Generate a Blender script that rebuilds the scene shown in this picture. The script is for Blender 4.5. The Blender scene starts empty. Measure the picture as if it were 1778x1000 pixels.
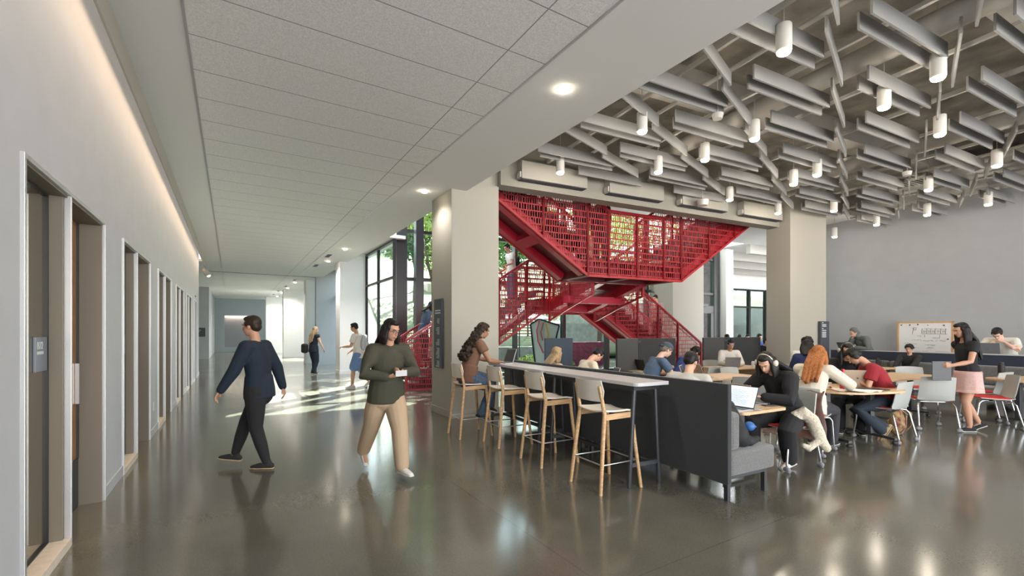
import bpy, math, random
import numpy as np
from mathutils import Vector, Matrix
R = math.radians
SC = bpy.context.scene
COL = SC.collection
EYE, FPX, HZ = 1.525, 790.0, 576.0          # eye height, focal length in pixels, horizon row of a 1778x1000 frame
AC, AR, AB = 31.65, 25.64, 28.5            # headings of the corridor, the study room and the counter
OB = (1.897, 4.0)                            # near corner of the counter's upholstered back

def rot2(x, y, a):
    c, s = math.cos(R(a)), math.sin(R(a))
    return (x*c - y*s, x*s + y*c)
def CW(t, s, z=0.0):
    x, y = rot2(t, s, AC); return Vector((x, y, z))
def RW(t, d, z=0.0):
    x, y = rot2(t, d, AR); return Vector((x, y, z))
def BW(n, s, z=0.0):
    x, y = rot2(n, s, AB); return Vector((x+OB[0], y+OB[1], z))
def at(u, v, z):
    Y = (EYE - z)*FPX/(v - HZ)
    return Vector(((u-889)/FPX*Y, Y, z))
def to_local(w, loc, a):
    x, y = rot2(w[0]-loc[0], w[1]-loc[1], -a)
    return Vector((x, y, w[2]-(loc[2] if len(loc) > 2 else 0)))

# ---------------------------------------------------------------- materials
MATS = {}
def mat(name, col=(.5, .5, .5), rough=.5, metal=0., spec=.5, emit=None, estr=1., coat=0., noise=None, bump=None, trans=0., sheen=0.):
    if name in MATS: return MATS[name]
    m = bpy.data.materials.new(name); m.use_nodes = True
    nt = m.node_tree; b = nt.nodes['Principled BSDF']
    b.inputs['Base Color'].default_value = (*col, 1)
    b.inputs['Roughness'].default_value = rough
    b.inputs['Metallic'].default_value = metal
    b.inputs['Specular IOR Level'].default_value = spec
    b.inputs['Coat Weight'].default_value = coat
    b.inputs['Transmission Weight'].default_value = trans
    b.inputs['Sheen Weight'].default_value = sheen
    if emit:
        b.inputs['Emission Color'].default_value = (*emit, 1); b.inputs['Emission Strength'].default_value = estr
    if noise:      # (scale, amount, [second colour], [stretch])
        tc = nt.nodes.new('ShaderNodeTexCoord'); n = nt.nodes.new('ShaderNodeTexNoise')
        n.inputs['Scale'].default_value = noise[0]; n.inputs['Detail'].default_value = 6
        src = tc.outputs['Object']
        if len(noise) > 3:
            mp = nt.nodes.new('ShaderNodeMapping'); mp.inputs['Scale'].default_value = noise[3]
            nt.links.new(src, mp.inputs['Vector']); src = mp.outputs['Vector']
        nt.links.new(src, n.inputs['Vector'])
        r = nt.nodes.new('ShaderNodeValToRGB')
        c2 = noise[2] if len(noise) > 2 and noise[2] else tuple(c*(1-noise[1]) for c in col)
        r.color_ramp.elements[0].color = (*c2, 1); r.color_ramp.elements[0].position = .35
        r.color_ramp.elements[1].color = (*[min(1, c*(1+noise[1]*.5)) for c in col], 1); r.color_ramp.elements[1].position = .65
        nt.links.new(n.outputs['Fac'], r.inputs['Fac']); nt.links.new(r.outputs['Color'], b.inputs['Base Color'])
    if bump:       # (scale, strength)
        tc = nt.nodes.new('ShaderNodeTexCoord'); n = nt.nodes.new('ShaderNodeTexNoise')
        n.inputs['Scale'].default_value = bump[0]; n.inputs['Detail'].default_value = 4
        nt.links.new(tc.outputs['Object'], n.inputs['Vector'])
        bp = nt.nodes.new('ShaderNodeBump'); bp.inputs['Strength'].default_value = bump[1]; bp.inputs['Distance'].default_value = .02
        nt.links.new(n.outputs['Fac'], bp.inputs['Height']); nt.links.new(bp.outputs['Normal'], b.inputs['Normal'])
    MATS[name] = m; return m

def glass_mat(name, tint=(.93, .97, .96), gl=.10, rough=.0):
    m = bpy.data.materials.new(name); m.use_nodes = True; nt = m.node_tree
    for n in list(nt.nodes): nt.nodes.remove(n)
    o = nt.nodes.new('ShaderNodeOutputMaterial'); mx = nt.nodes.new('ShaderNodeMixShader')
    t = nt.nodes.new('ShaderNodeBsdfTransparent'); t.inputs['Color'].default_value = (*tint, 1)
    g = nt.nodes.new('ShaderNodeBsdfGlossy'); g.inputs['Roughness'].default_value = rough
    lw = nt.nodes.new('ShaderNodeLayerWeight'); lw.inputs['Blend'].default_value = gl
    mn = nt.nodes.new('ShaderNodeMath'); mn.operation = 'MINIMUM'; mn.inputs[1].default_value = .22
    nt.links.new(lw.outputs['Fresnel'], mn.inputs[0]); nt.links.new(mn.outputs[0], mx.inputs['Fac'])
    nt.links.new(t.outputs[0], mx.inputs[1]); nt.links.new(g.outputs[0], mx.inputs[2]); nt.links.new(mx.outputs[0], o.inputs['Surface'])
    MATS[name] = m; return m

def line_nodes(nt, coord, period, offset, width):
    """1 inside thin repeating lines of the given width, else 0"""
    def mth(op, a, b=None):
        n = nt.nodes.new('ShaderNodeMath'); n.operation = op
        for i, v in enumerate((a, b)):
            if v is None: continue
            if isinstance(v, (int, float)): n.inputs[i].default_value = v
            else: nt.links.new(v, n.inputs[i])
        return n.outputs[0]
    if period is None:
        x = mth('ABSOLUTE', mth('SUBTRACT', coord, offset)); return mth('LESS_THAN', x, width/2)
    x = mth('ADD', mth('SUBTRACT', coord, offset), period*200)
    return mth('LESS_THAN', mth('FLOORED_MODULO', x, period), width)

def joint_mat(name, base, lines, rough, dark, noise, spec=.5, bump=.0, region=None):
    """base colour with fine noise and joint lines: lines = [(axis, period, offset, width)]"""
    m = mat(name, base, rough, spec=spec, noise=noise); nt = m.node_tree; b = nt.nodes['Principled BSDF']
    tc = nt.nodes.new('ShaderNodeTexCoord'); sp = nt.nodes.new('ShaderNodeSeparateXYZ'); nt.links.new(tc.outputs['Object'], sp.inputs[0])
    cur = None
    for ax, per, off, w in lines:
        l = line_nodes(nt, sp.outputs[ax], per, off, w)
        if cur is None: cur = l
        else:
            n = nt.nodes.new('ShaderNodeMath'); n.operation = 'MAXIMUM'; nt.links.new(cur, n.inputs[0]); nt.links.new(l, n.inputs[1]); cur = n.outputs[0]
    if region:
        for op, val in ((('GREATER_THAN'), region[0]), (('LESS_THAN'), region[1])):
            c = nt.nodes.new('ShaderNodeMath'); c.operation = op; nt.links.new(sp.outputs[0], c.inputs[0]); c.inputs[1].default_value = val
            n = nt.nodes.new('ShaderNodeMath'); n.operation = 'MULTIPLY'; nt.links.new(cur, n.inputs[0]); nt.links.new(c.outputs[0], n.inputs[1]); cur = n.outputs[0]
    mx = nt.nodes.new('ShaderNodeMix'); mx.data_type = 'RGBA'
    src = b.inputs['Base Color'].links[0].from_socket
    nt.links.new(cur, mx.inputs['Factor']); nt.links.new(src, mx.inputs['A']); mx.inputs['B'].default_value = (*dark, 1)
    nt.links.new(mx.outputs['Result'], b.inputs['Base Color'])
    return m

# ---------------------------------------------------------------- mesh builder
class MB:
    def __init__(s): s.v = []; s.f = []; s.m = []
    def add(s, vs, fs, mi=0):
        b = len(s.v); s.v += [tuple(v) for v in vs]; s.f += [tuple(b+i for i in f) for f in fs]; s.m += [mi]*len(fs); return s
    def box(s, x0, x1, y0, y1, z0, z1, mi=0, rz=0, piv=None):
        vs = [(x, y, z) for z in (z0, z1) for x, y in ((x0, y0), (x1, y0), (x1, y1), (x0, y1))]
        if rz:
            px, py = piv or ((x0+x1)/2, (y0+y1)/2)
            vs = [(rot2(x-px, y-py, rz)[0]+px, rot2(x-px, y-py, rz)[1]+py, z) for x, y, z in vs]
        return s.add(vs, [(3, 2, 1, 0), (4, 5, 6, 7), (0, 1, 5, 4), (1, 2, 6, 5), (2, 3, 7, 6), (3, 0, 4, 7)], mi)
    def bar(s, a, b, w, h, mi=0, up=(0, 0, 1)):
        a, b = Vector(a), Vector(b); d = (b-a).normalized(); u = Vector(up)
        x = d.cross(u)
        if x.length < 1e-4: x = d.cross(Vector((0, 1, 0)))
        x.normalize(); y = x.cross(d).normalized()
        vs = [p + x*i*w/2 + y*j*h/2 for p in (a, b) for i, j in ((-1, -1), (1, -1), (1, 1), (-1, 1))]
        return s.add(vs, [(3, 2, 1, 0), (4, 5, 6, 7), (0, 1, 5, 4), (1, 2, 6, 5), (2, 3, 7, 6), (3, 0, 4, 7)], mi)
    def tube(s, pts, rad, n=10, side=None, flat=1., mi=0, caps=True, ck=1.):
        """swept round or elliptical section with rounded ends; rad may be a list; flat scales the second axis (may be a list)"""
        pts = [Vector(p) for p in pts]; k = len(pts)
        rad = [rad]*k if isinstance(rad, (int, float)) else list(rad)
        fl = [flat]*k if isinstance(flat, (int, float)) else list(flat)
        P, A, B, D = [], [], [], []
        tan = [(pts[min(i+1, k-1)] - pts[max(i-1, 0)]).normalized() for i in range(k)]
        if side is None:
            side = Vector((0, 0, 1)).cross(tan[0])
            if side.length < .2: side = Vector((1, 0, 0))
        side = Vector(side); rings = []
        for i in range(k):
            x = side - tan[i]*side.dot(tan[i])
            if x.length < 1e-3: x = tan[i].orthogonal()
            x.normalize(); y = tan[i].cross(x); side = x
            if i == 0 and caps:
                for q in (80, 50, 25): rings.append((pts[0]-tan[0]*ck*rad[0]*min(1, fl[0])*math.sin(R(q)), x, y, rad[0]*math.cos(R(q)), rad[0]*fl[0]*math.cos(R(q))))
            rings.append((pts[i], x, y, rad[i], rad[i]*fl[i]))
            if i == k-1 and caps:
                for q in (25, 50, 80): rings.append((pts[i]+tan[i]*ck*rad[i]*min(1, fl[i])*math.sin(R(q)), x, y, rad[i]*math.cos(R(q)), rad[i]*fl[i]*math.cos(R(q))))
        vs, fs = [], []
        for p, x, y, a, b in rings:
            for j in range(n):
                c = 2*math.pi*j/n; vs.append(p + x*a*math.cos(c) + y*b*math.sin(c))
        m = len(rings)
        for i in range(m-1):
            for j in range(n): fs.append((i*n+j, i*n+(j+1) % n, (i+1)*n+(j+1) % n, (i+1)*n+j))
        fs.append(tuple(range(n))[::-1]); fs.append(tuple((m-1)*n+j for j in range(n)))
        return s.add(vs, fs, mi)
    def ell(s, c, r, rotm=None, n=14, m=9, mi=0):
        c = Vector(c); r = (r, r, r) if isinstance(r, (int, float)) else r
        vs, fs = [], []
        for i in range(1, m):
            a = math.pi*i/m
            for j in range(n):
                b = 2*math.pi*j/n; p = Vector((r[0]*math.sin(a)*math.cos(b), r[1]*math.sin(a)*math.sin(b), r[2]*math.cos(a)))
                vs.append(c + (rotm @ p if rotm else p))
        t = Vector((0, 0, r[2])); vs.append(c+(rotm @ t if rotm else t)); vs.append(c-(rotm @ t if rotm else t)); T = len(vs)-2
        for i in range(m-2):
            for j in range(n): fs.append((i*n+j, (i+1)*n+j, (i+1)*n+(j+1) % n, i*n+(j+1) % n))
        for j in range(n): fs.append((T, j, (j+1) % n)); fs.append((T+1, (m-2)*n+(j+1) % n, (m-2)*n+j))
        return s.add(vs, fs, mi)
    def lathe(s, prof, c=(0, 0, 0), n=20, mi=0):
        vs, fs = [], []
        for r, z in prof:
            for j in range(n): a = 2*math.pi*j/n; vs.append((c[0]+r*math.cos(a), c[1]+r*math.sin(a), c[2]+z))
        for i in range(len(prof)-1):
            for j in range(n): fs.append((i*n+j, i*n+(j+1) % n, (i+1)*n+(j+1) % n, (i+1)*n+j))
        fs.append(tuple(range(n))[::-1]); fs.append(tuple((len(prof)-1)*n+j for j in range(n)))
        return s.add(vs, fs, mi)
    def prism(s, poly, z0, z1, mi=0):
        k = len(poly)
        vs = [(x, y, z0) for x, y in poly]+[(x, y, z1) for x, y in poly]
        fs = [tuple(range(k))[::-1], tuple(range(k, 2*k))]+[(i, (i+1) % k, k+(i+1) % k, k+i) for i in range(k)]
        return s.add(vs, fs, mi)
    def plate(s, pts, off, mi=0):
        """polygon of 3D points extruded by the vector off"""
        k = len(pts); o = Vector(off)
        vs = [Vector(p) for p in pts]+[Vector(p)+o for p in pts]
        fs = [tuple(range(k))[::-1], tuple(range(k, 2*k))]+[(i, (i+1) % k, k+(i+1) % k, k+i) for i in range(k)]
        return s.add(vs, fs, mi)
    def sheet(s, grid, th=.01, mi=0):
        """closed slab over a grid (rows of points), thickened along its normals"""
        g = [[Vector(p) for p in r] for r in grid]; nr, nc = len(g), len(g[0])
        def nrm(i, j):
            a = g[min(i+1, nr-1)][j]-g[max(i-1, 0)][j]; b = g[i][min(j+1, nc-1)]-g[i][max(j-1, 0)]
            return a.cross(b).normalized()
        vs = [g[i][j]+nrm(i, j)*th/2 for i in range(nr) for j in range(nc)]+[g[i][j]-nrm(i, j)*th/2 for i in range(nr) for j in range(nc)]
        N = nr*nc; fs = []
        for i in range(nr-1):
            for j in range(nc-1):
                a, b, c, d = i*nc+j, i*nc+j+1, (i+1)*nc+j+1, (i+1)*nc+j
                fs += [(a, d, c, b), (N+a, N+b, N+c, N+d)]
        for i in range(nr-1):
            for j in (0, nc-1): a, b = i*nc+j, (i+1)*nc+j; fs.append((a, b, N+b, N+a))
        for j in range(nc-1):
            for i in (0, nr-1): a, b = i*nc+j, i*nc+j+1; fs.append((a, b, N+b, N+a))
        return s.add(vs, fs, mi)
    def build(s, name, mats, parent=None, loc=(0, 0, 0), rz=0, smooth=False, bevel=0, sub=0, voxel=0, relax=4):
        me = bpy.data.meshes.new(name); me.from_pydata(s.v, [], s.f)
        for m in (mats if isinstance(mats, (list, tuple)) else [mats]): me.materials.append(m)
        if any(s.m): me.polygons.foreach_set('material_index', s.m)
        me.update()
        o = bpy.data.objects.new(name, me); COL.objects.link(o)
        if voxel:
            md = o.modifiers.new('r', 'REMESH'); md.mode = 'VOXEL'; md.voxel_size = voxel; md.use_smooth_shade = True
            if relax:
                sm = o.modifiers.new('s', 'SMOOTH'); sm.iterations = relax; sm.factor = .5
            dg = bpy.context.evaluated_depsgraph_get(); nm = bpy.data.meshes.new_from_object(o.evaluated_get(dg))
            o.modifiers.clear(); o.data = nm; bpy.data.meshes.remove(me); nm.name = name
            if not nm.materials: nm.materials.append(mats if not isinstance(mats, (list, tuple)) else mats[0])
            nm.polygons.foreach_set('use_smooth', [True]*len(nm.polygons))
        else:
            if smooth: me.polygons.foreach_set('use_smooth', [True]*len(me.polygons))
            if smooth == 'auto':
                try: me.set_sharp_from_angle(angle=R(35))
                except Exception: pass
            if bevel:
                b = o.modifiers.new('b', 'BEVEL'); b.width = bevel; b.segments = 2; b.limit_method = 'ANGLE'; b.angle_limit = R(35)
            if sub:
                b = o.modifiers.new('u', 'SUBSURF'); b.levels = sub; b.render_levels = sub
        o.location = loc; o.rotation_euler = (0, 0, R(rz))
        if parent: o.parent = parent
        return o

def tag(o, label, cat, group=None, kind=None):
    o['label'] = label; o['category'] = cat
    if group: o['group'] = group
    if kind: o['kind'] = kind
    return o
def text(name, body, size, m, parent, loc, rot, sx=1.):
    c = bpy.data.curves.new(name, 'FONT'); c.body = body; c.size = size; c.extrude = .001
    t = bpy.data.objects.new(name, c); COL.objects.link(t)
    me = bpy.data.meshes.new_from_object(t.evaluated_get(bpy.context.evaluated_depsgraph_get())); bpy.data.objects.remove(t); bpy.data.curves.remove(c)
    me.materials.clear(); me.materials.append(m); o = bpy.data.objects.new(name, me); COL.objects.link(o); o.parent = parent; o.location = loc; o.rotation_euler = rot; o.scale = (sx, 1, 1); return o
def thing(name, label, cat, loc=(0, 0, 0), rz=0, group=None):
    o = bpy.data.objects.new(name, None); COL.objects.link(o); o.empty_display_size = .1
    o.location = loc; o.rotation_euler = (0, 0, R(rz)); return tag(o, label, cat, group)
def struct(name, mb, m, frame='W', bevel=0, smooth=False):
    rz = {'W': 0, 'C': AC, 'R': AR}[frame]
    o = mb.build(name, m, None, (0, 0, 0), rz, bevel=bevel, smooth=smooth); o['kind'] = 'structure'; return o
def dup(root, loc, rz, label=None, group=None):
    kids = {}
    for o in COL.objects:
        if o.parent is not None: kids.setdefault(o.parent.name, []).append(o)
    r = root.copy(); COL.objects.link(r); r.location = loc; r.rotation_euler = (0, 0, R(rz))
    if label: r['label'] = label
    if group: r['group'] = group
    for ch in kids.get(root.name, []):
        c = ch.copy(); COL.objects.link(c); c.parent = r
        for g in kids.get(ch.name, []):
            d = g.copy(); COL.objects.link(d); d.parent = c
    return r

# ---------------------------------------------------------------- palette
WALL = mat('wall paint', (.45, .465, .49), .75, noise=(3., .03), bump=(60, .03))
HEADR = mat('taupe header paint', (.27, .255, .22), .75)
WALLG = mat('grey wall paint', (.36, .37, .385), .8, noise=(3., .03), bump=(60, .03))
CREAM = mat('warm white paint', (.38, .36, .31), .7, bump=(60, .02))
WHITE = mat('white paint', (.82, .82, .82), .65, bump=(60, .02))
CEILW = mat('ceiling gypsum', (.70, .70, .685), .8)
TRIMG = mat('light grey metal', (.52, .53, .54), .35, metal=.6)
TAUPE = mat('taupe lining', (.17, .145, .11), .5)
BASEB = mat('baseboard grey', (.42, .44, .47), .5)
BLACK = mat('black metal', (.018, .019, .021), .4)
DARKM = mat('charcoal metal', (.045, .047, .052), .45, metal=.3)
DGLASS = mat('dark door glass', (.02, .022, .024), .04, spec=.8)
GLASS = glass_mat('window glass', (.86, .92, .92), .07)
GLASST = glass_mat('dimming glass', (.62, .70, .68), .07)  # tint added to dim the courtyard view and the daylight on the stair
SILL = mat('pale stone sill', (.62, .56, .48), .5, noise=(20, .1))
OAK = mat('light oak', (.56, .36, .19), .45, noise=(6, .25, (.44, .26, .12), (1, 12, 12)))
OAKT = mat('oak table top', (.60, .41, .24), .38, noise=(5, .18, (.50, .32, .17), (1, 14, 14)))
DOORW = mat('orange wood door', (.33, .15, .045), .35, noise=(5, .2, (.25, .10, .03), (14, 14, 1)))
TOPG = mat('pale grey laminate', (.52, .51, .52), .3)
SEATW = mat('warm white plastic', (.70, .64, .55), .4)
FELT = mat('charcoal felt', (.022, .024, .028), .95, noise=(160, .6), bump=(220, .35), sheen=.3)
FELTN = mat('navy felt', (.022, .030, .055), .95, noise=(160, .4), bump=(220, .3), sheen=.2)
FELTB = mat('slate felt', (.05, .065, .09), .95, noise=(160, .3), bump=(220, .3))
CUSH = mat('grey upholstery', (.135, .135, .13), .95, noise=(120, .35), bump=(200, .3), sheen=.3)
CHROME = mat('silver tube', (.62, .64, .66), .22, metal=1)
SHELL = mat('grey plastic shell', (.36, .37, .35), .45)
REDC = mat('red seat pad', (.55, .03, .025), .85)
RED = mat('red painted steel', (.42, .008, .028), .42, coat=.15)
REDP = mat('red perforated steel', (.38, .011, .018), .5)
REDD = mat('deep shaded red', (.13, .003, .010), .55)  # darker copy of the stair red, with shade put into its colour
STEEL = mat('brushed handrail', (.6, .6, .62), .3, metal=1)
TREAD = mat('dark stair tread', (.05, .04, .045), .7)
BAFF = mat('grey acoustic felt', (.27, .267, .262), .9, bump=(150, .1))
STRUT = mat('white steel', (.50, .485, .455), .5)
SPRAY = mat('sprayed slab', (.30, .28, .245), .95, noise=(2.2, .35), bump=(14, 1.))
DUCTM = mat('white duct', (.44, .425, .40), .5)
LAMPW = mat('lamp housing', (.72, .70, .66), .45)
GLOW = mat('lamp lens', (1, 1, 1), .3, emit=(1., .86, .66), estr=28)
SLOT = mat('dark slot', (.03, .03, .045), .5)
SCRN = mat('bright laptop screen', (.7, .75, .8), .3, emit=(.72, .82, 1.), estr=.55)
LSILV = mat('silver laptop', (.42, .42, .43), .35, metal=.7)
LTAN = mat('tan laptop', (.42, .34, .26), .45, metal=.3)
LDARK = mat('dark laptop', (.03, .032, .036), .4)
KEYS = mat('keyboard black', (.02, .02, .022), .5)
PAPER = mat('paper', (.75, .74, .71), .8)
INK = mat('marker ink', (.03, .03, .05), .7)
SIGN = mat('sign slate', (.05, .06, .075), .4)
TXT = mat('sign lettering', (.62, .64, .66), .6)
RUB = mat('black rubber', (.015, .015, .016), .6)
BAGB = mat('black nylon', (.012, .012, .014), .75, bump=(120, .2))
CONC = mat('outdoor concrete', (.30, .285, .265), .9, noise=(4, .2))
PAVE = mat('courtyard paving', (.34, .32, .29), .9, noise=(2, .15))
SOIL = mat('planted slope', (.15, .165, .08), 1., noise=(1.6, .5, (.19, .165, .12)))
LEAF1 = mat('leaf mid green', (.13, .22, .06), .6)
LEAF2 = mat('leaf yellow green', (.28, .34, .08), .6)
LEAF3 = mat('leaf dark green', (.05, .10, .035), .6)
BARK = mat('bark', (.13, .085, .06), .9, noise=(10, .4))
BRICK = mat('purple brown brick', (.22, .14, .14), .9, noise=(8, .3))
# ---------------------------------------------------------------- camera
cam_d = bpy.data.cameras.new('camera'); cam = bpy.data.objects.new('camera', cam_d); COL.objects.link(cam)
cam.location = (0, 0, EYE); cam.rotation_euler = (R(90), 0, 0)
cam_d.sensor_width = 36; cam_d.lens = 36*FPX/1778; cam_d.shift_y = (HZ-500)/1778
cam_d.clip_end = 300; SC.camera = cam

# ---------------------------------------------------------------- floor
floor_m = joint_mat('polished concrete', (.128, .120, .094), [(0, 3.05, 1.9, .006), (1, 3.05, 2.0, .006)], .13, (.085, .08, .065),
                    (1.1, .16, (.108, .102, .080)), spec=.6)
def fine(m):
    nt = m.node_tree; b = nt.nodes['Principled BSDF']; tc = nt.nodes.new('ShaderNodeTexCoord')
    n = nt.nodes.new('ShaderNodeTexNoise'); n.inputs['Scale'].default_value = 70; n.inputs['Detail'].default_value = 3
    nt.links.new(tc.outputs['Object'], n.inputs['Vector'])
    mr = nt.nodes.new('ShaderNodeMapRange'); mr.inputs['To Min'].default_value = .75; mr.inputs['To Max'].default_value = 1.25
    nt.links.new(n.outputs['Fac'], mr.inputs['Value'])
    mx = nt.nodes.new('ShaderNodeMix'); mx.data_type = 'RGBA'; mx.blend_type = 'MULTIPLY'; mx.inputs['Factor'].default_value = 1
    nt.links.new(b.inputs['Base Color'].links[0].from_socket, mx.inputs['A']); nt.links.new(mr.outputs['Result'], mx.inputs['B'])
    nt.links.new(mx.outputs['Result'], b.inputs['Base Color'])
    n2 = nt.nodes.new('ShaderNodeTexNoise'); n2.inputs['Scale'].default_value = .9; nt.links.new(tc.outputs['Object'], n2.inputs['Vector'])
    m2 = nt.nodes.new('ShaderNodeMapRange'); m2.inputs['To Min'].default_value = .10; m2.inputs['To Max'].default_value = .22
    nt.links.new(n2.outputs['Fac'], m2.inputs['Value']); nt.links.new(m2.outputs['Result'], b.inputs['Roughness'])
fine(floor_m)
fb = floor_m.node_tree.nodes['Principled BSDF']; fb.inputs['Coat Weight'].default_value = .28; fb.inputs['Coat Roughness'].default_value = .12; fb.inputs['Coat IOR'].default_value = 1.6
fl = MB(); fl.box(-14, 22, -6, 45, -.12, 0)
struct('floor', fl, floor_m, 'C')

# ---------------------------------------------------------------- corridor ceiling with long panels
TL, TR_, TS = -.322, 2.52, 2.103
CZ = 4.04
tile_m = joint_mat('ceiling panels', (.74, .74, .725), [(1, .61, 4.692 % .61, .011), (0, None, TS, .011)], .85, (.26, .26, .25),
                   (90, .16), region=(TL, TR_))
fine_t = tile_m
m = MB(); m.box(TL, TR_, -5, 40.4, CZ, CZ+.05); struct('ceiling', m, tile_m, 'C')
m = MB(); m.box(-.80, TL, -5, 40.4, CZ, CZ+.08); m.box(TR_, 3.57, -5, 40.4, CZ, CZ+.08); m.box(3.57, 4.6, 13.75, 40.4, 4.4, 4.5)
m.box(-2.2, 3.57, -5, 42, 5.55, 5.7); m.box(3.47, 3.57, -5, 40.4, CZ+.08, 5.55); m.box(-.99-.3, -.8, -5, 19.6, 4.42, 4.5)
m.box(-6.5, -.8, 19.6, 42, CZ, CZ+.08)
struct('ceiling', m, CEILW, 'C')
m = MB()
for t in (TL, TR_): m.box(t-.012, t+.012, -5, 40.4, CZ-.006, CZ)
struct('trim_1', m, TRIMG, 'C')
# light trough along the left wall
m = MB(); m.box(-.81, -.79, -5, 19.6, 3.80, CZ+.0); struct('trim_2', m, CREAM, 'C', bevel=.004)
# expansion joint across ceiling and down the pillar
m = MB(); m.box(-.95, 3.3, 22.6, 22.66, CZ-.012, CZ+.001); struct('trim_3', m, DARKM, 'C')

# ---------------------------------------------------------------- left wall with six recessed portals
PORT = [(3.577, 4.426, 5.43), (6.295, 7.115, 8.14), (9.02, 9.88, 10.80), (11.75, 12.6, 13.47), (14.3, 15.1, 15.95), (16.9, 17.5, 18.2)]
WT = -.99; PZ = 2.49
m = MB(); prev = -5
for a, b, c in PORT:
    m.box(WT-.3, WT, prev, a, 0, 4.5); m.box(WT-.3, WT, a, c, PZ, 4.5); prev = c
m.box(WT-.3, WT, prev, 19.6, 0, 4.5)
m.box(-6.5, WT-.3, 19.4, 19.6, 0, CZ)
m.box(-6.5, -1.08, 30.7, 30.95, 0, CZ); m.box(-1.33, -1.08, 30.95, 34.0, 0, CZ); m.box(-1.33, -1.08, 35.2, 40.4, 0, CZ); m.box(-1.33, -1.08, 34.0, 35.2, 2.6, CZ)
m.box(-6.7, -6.5, 19.4, 31, 0, CZ)
struct('wall_left', m, WALL, 'C')
m = MB(); prev = .5
for a, b, c in PORT: m.box(WT, WT+.014, prev, a-.03, 0, .11); prev = c+.03
m.box(WT, WT+.014, prev, 19.6, 0, .11)
struct('baseboard_left', m, BASEB, 'C', bevel=.003)
for k, (a, b, c) in enumerate(PORT):
    nm = k+1
    f = MB()      # thin metal surround standing proud of the wall, and the mullion
    f.box(WT-.1, WT+.02, a-.03, a, 0, PZ+.03); f.box(WT-.1, WT+.02, c, c+.03, 0, PZ+.03); f.box(WT-.1, WT+.02, a, c, PZ, PZ+.03)
    f.box(WT-.02, WT+.02, b-.02, b, 0, PZ)
    fo = struct('door_%d' % nm, f, TRIMG, 'C', bevel=.003)
    def kid(name, mb, mt, lab=None):
        o = mb.build(name, mt, None, (0, 0, 0), 0); o.parent = fo
        if lab: o['label'] = lab
        return o
    g = MB()
    g.box(WT-.30, WT-.02, b-.05, b-.02, .05, PZ); g.box(WT-.32, WT, c-.03, c, 0, PZ); g.box(WT-.32, WT, a, a+.02, .05, PZ); g.box(WT-.32, WT, a, c, PZ-.015, PZ)
    kid('lining', g, TAUPE)
    g = MB(); g.box(WT-.32, WT+.02, a, b-.02, 0, .06); kid('sill', g, SILL)
    g = MB(); g.box(WT-.115, WT-.105, a+.02, b-.05, .06, PZ-.015); kid('glass_pane', g, mat('tinted mirror glass', (.30, .27, .21), .03, metal=.85))
    g = MB(); g.box(WT-.105, WT-.09, b-.065, b-.05, .06, PZ-.015); g.box(WT-.105, WT-.09, a+.02, b-.05, PZ-.03, PZ-.015); g.box(WT-.105, WT-.09, a+.02, b-.05, .06, .07); kid('glazing_bead', g, BLACK)
    g = MB(); g.box(WT-.19, WT-.165, b, c-.03, .005, PZ-.015); d = kid('door_leaf', g, DOORW, 'orange wood door leaf')
    g = MB(); g.box(WT-.163, WT-.155, b, c-.03, .005, .42); g.box(WT-.165, WT-.15, c-.055, c-.03, .42, PZ-.015); kid('kick_plate', g, DARKM)
    g = MB(); g.box(WT-.163, WT-.135, c-.10, c-.075, .9, 1.25); kid('door_handle', g, STEEL)
# room name plates
def room_plate(s, lab, txt):
    t = thing('room_plate', lab, 'sign', CW(WT-.105, s, 1.26), AC, 'room name plates')
    p = MB(); p.box(0, .014, -.11, .11, 0, .23); p.build('plate', mat('plate grey', (.17, .20, .24), .35), t, bevel=.003)
    text('number', txt, .07, TXT, t, (.015, -.085, .15), (R(90), 0, R(90)))
    q = MB(); q.box(.014, .016, -.085, .03, .115, .135); q.build('raised_line', TXT, t)
room_plate(4.24, 'grey room plate on the glass of the nearest doorway', 'B72')
room_plate(6.95, 'grey room plate on the glass of the second doorway', 'B73')
# outlet on the left wall, door sign, far sign, end-of-trough spotlight
m = MB(); m.box(0, .008, -.035, .035, -.06, .06); tag(m.build('wall_outlet', TRIMG, None, CW(WT, 8.55, .42), AC, bevel=.002), 'small metal outlet plate low on the left wall', 'outlet')
t = thing('spotlight', 'small spotlight at the far end of the wall light trough', 'spotlight', CW(-.83, 19.7, 3.72), AC)
MB().tube([(0, 0, .1), (0, 0, 0)], .03).build('stem', CREAM, t); MB().tube([(0, 0, 0), (.1, -.05, -.12)], [.07, .1], n=14).build('shade', CREAM, t, smooth=True)
MB().tube([(.1, -.05, -.13), (.12, -.06, -.16)], .07, n=14).build('lens', mat('dim lens', (1, 1, 1), .3, emit=(1, .9, .7), estr=3), t)
t = thing('wayfinding_sign', 'dark square sign on the wall past the corridor opening', 'sign', CW(-1.55, 30.68, 1.5), AC)
MB().box(-.3, .3, -.03, .02, -.25, .25).build('panel', SIGN, t)
q = MB(); [q.box(-.2, .1-.06*i, -.035, -.028, .1-.08*i, .12-.08*i) for i in range(3)]; q.build('lettering', TXT, t)
m = MB(); [m.box(-.09+.05*i, -.055+.05*i, -.006, .006, 0, .05) for i in range(4)]
tag(m.build('door_number', SIGN, None, CW(WT+.02, 17.5, 2.62), AC+90), 'dark number above the last doorway of the left wall', 'sign')

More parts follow.
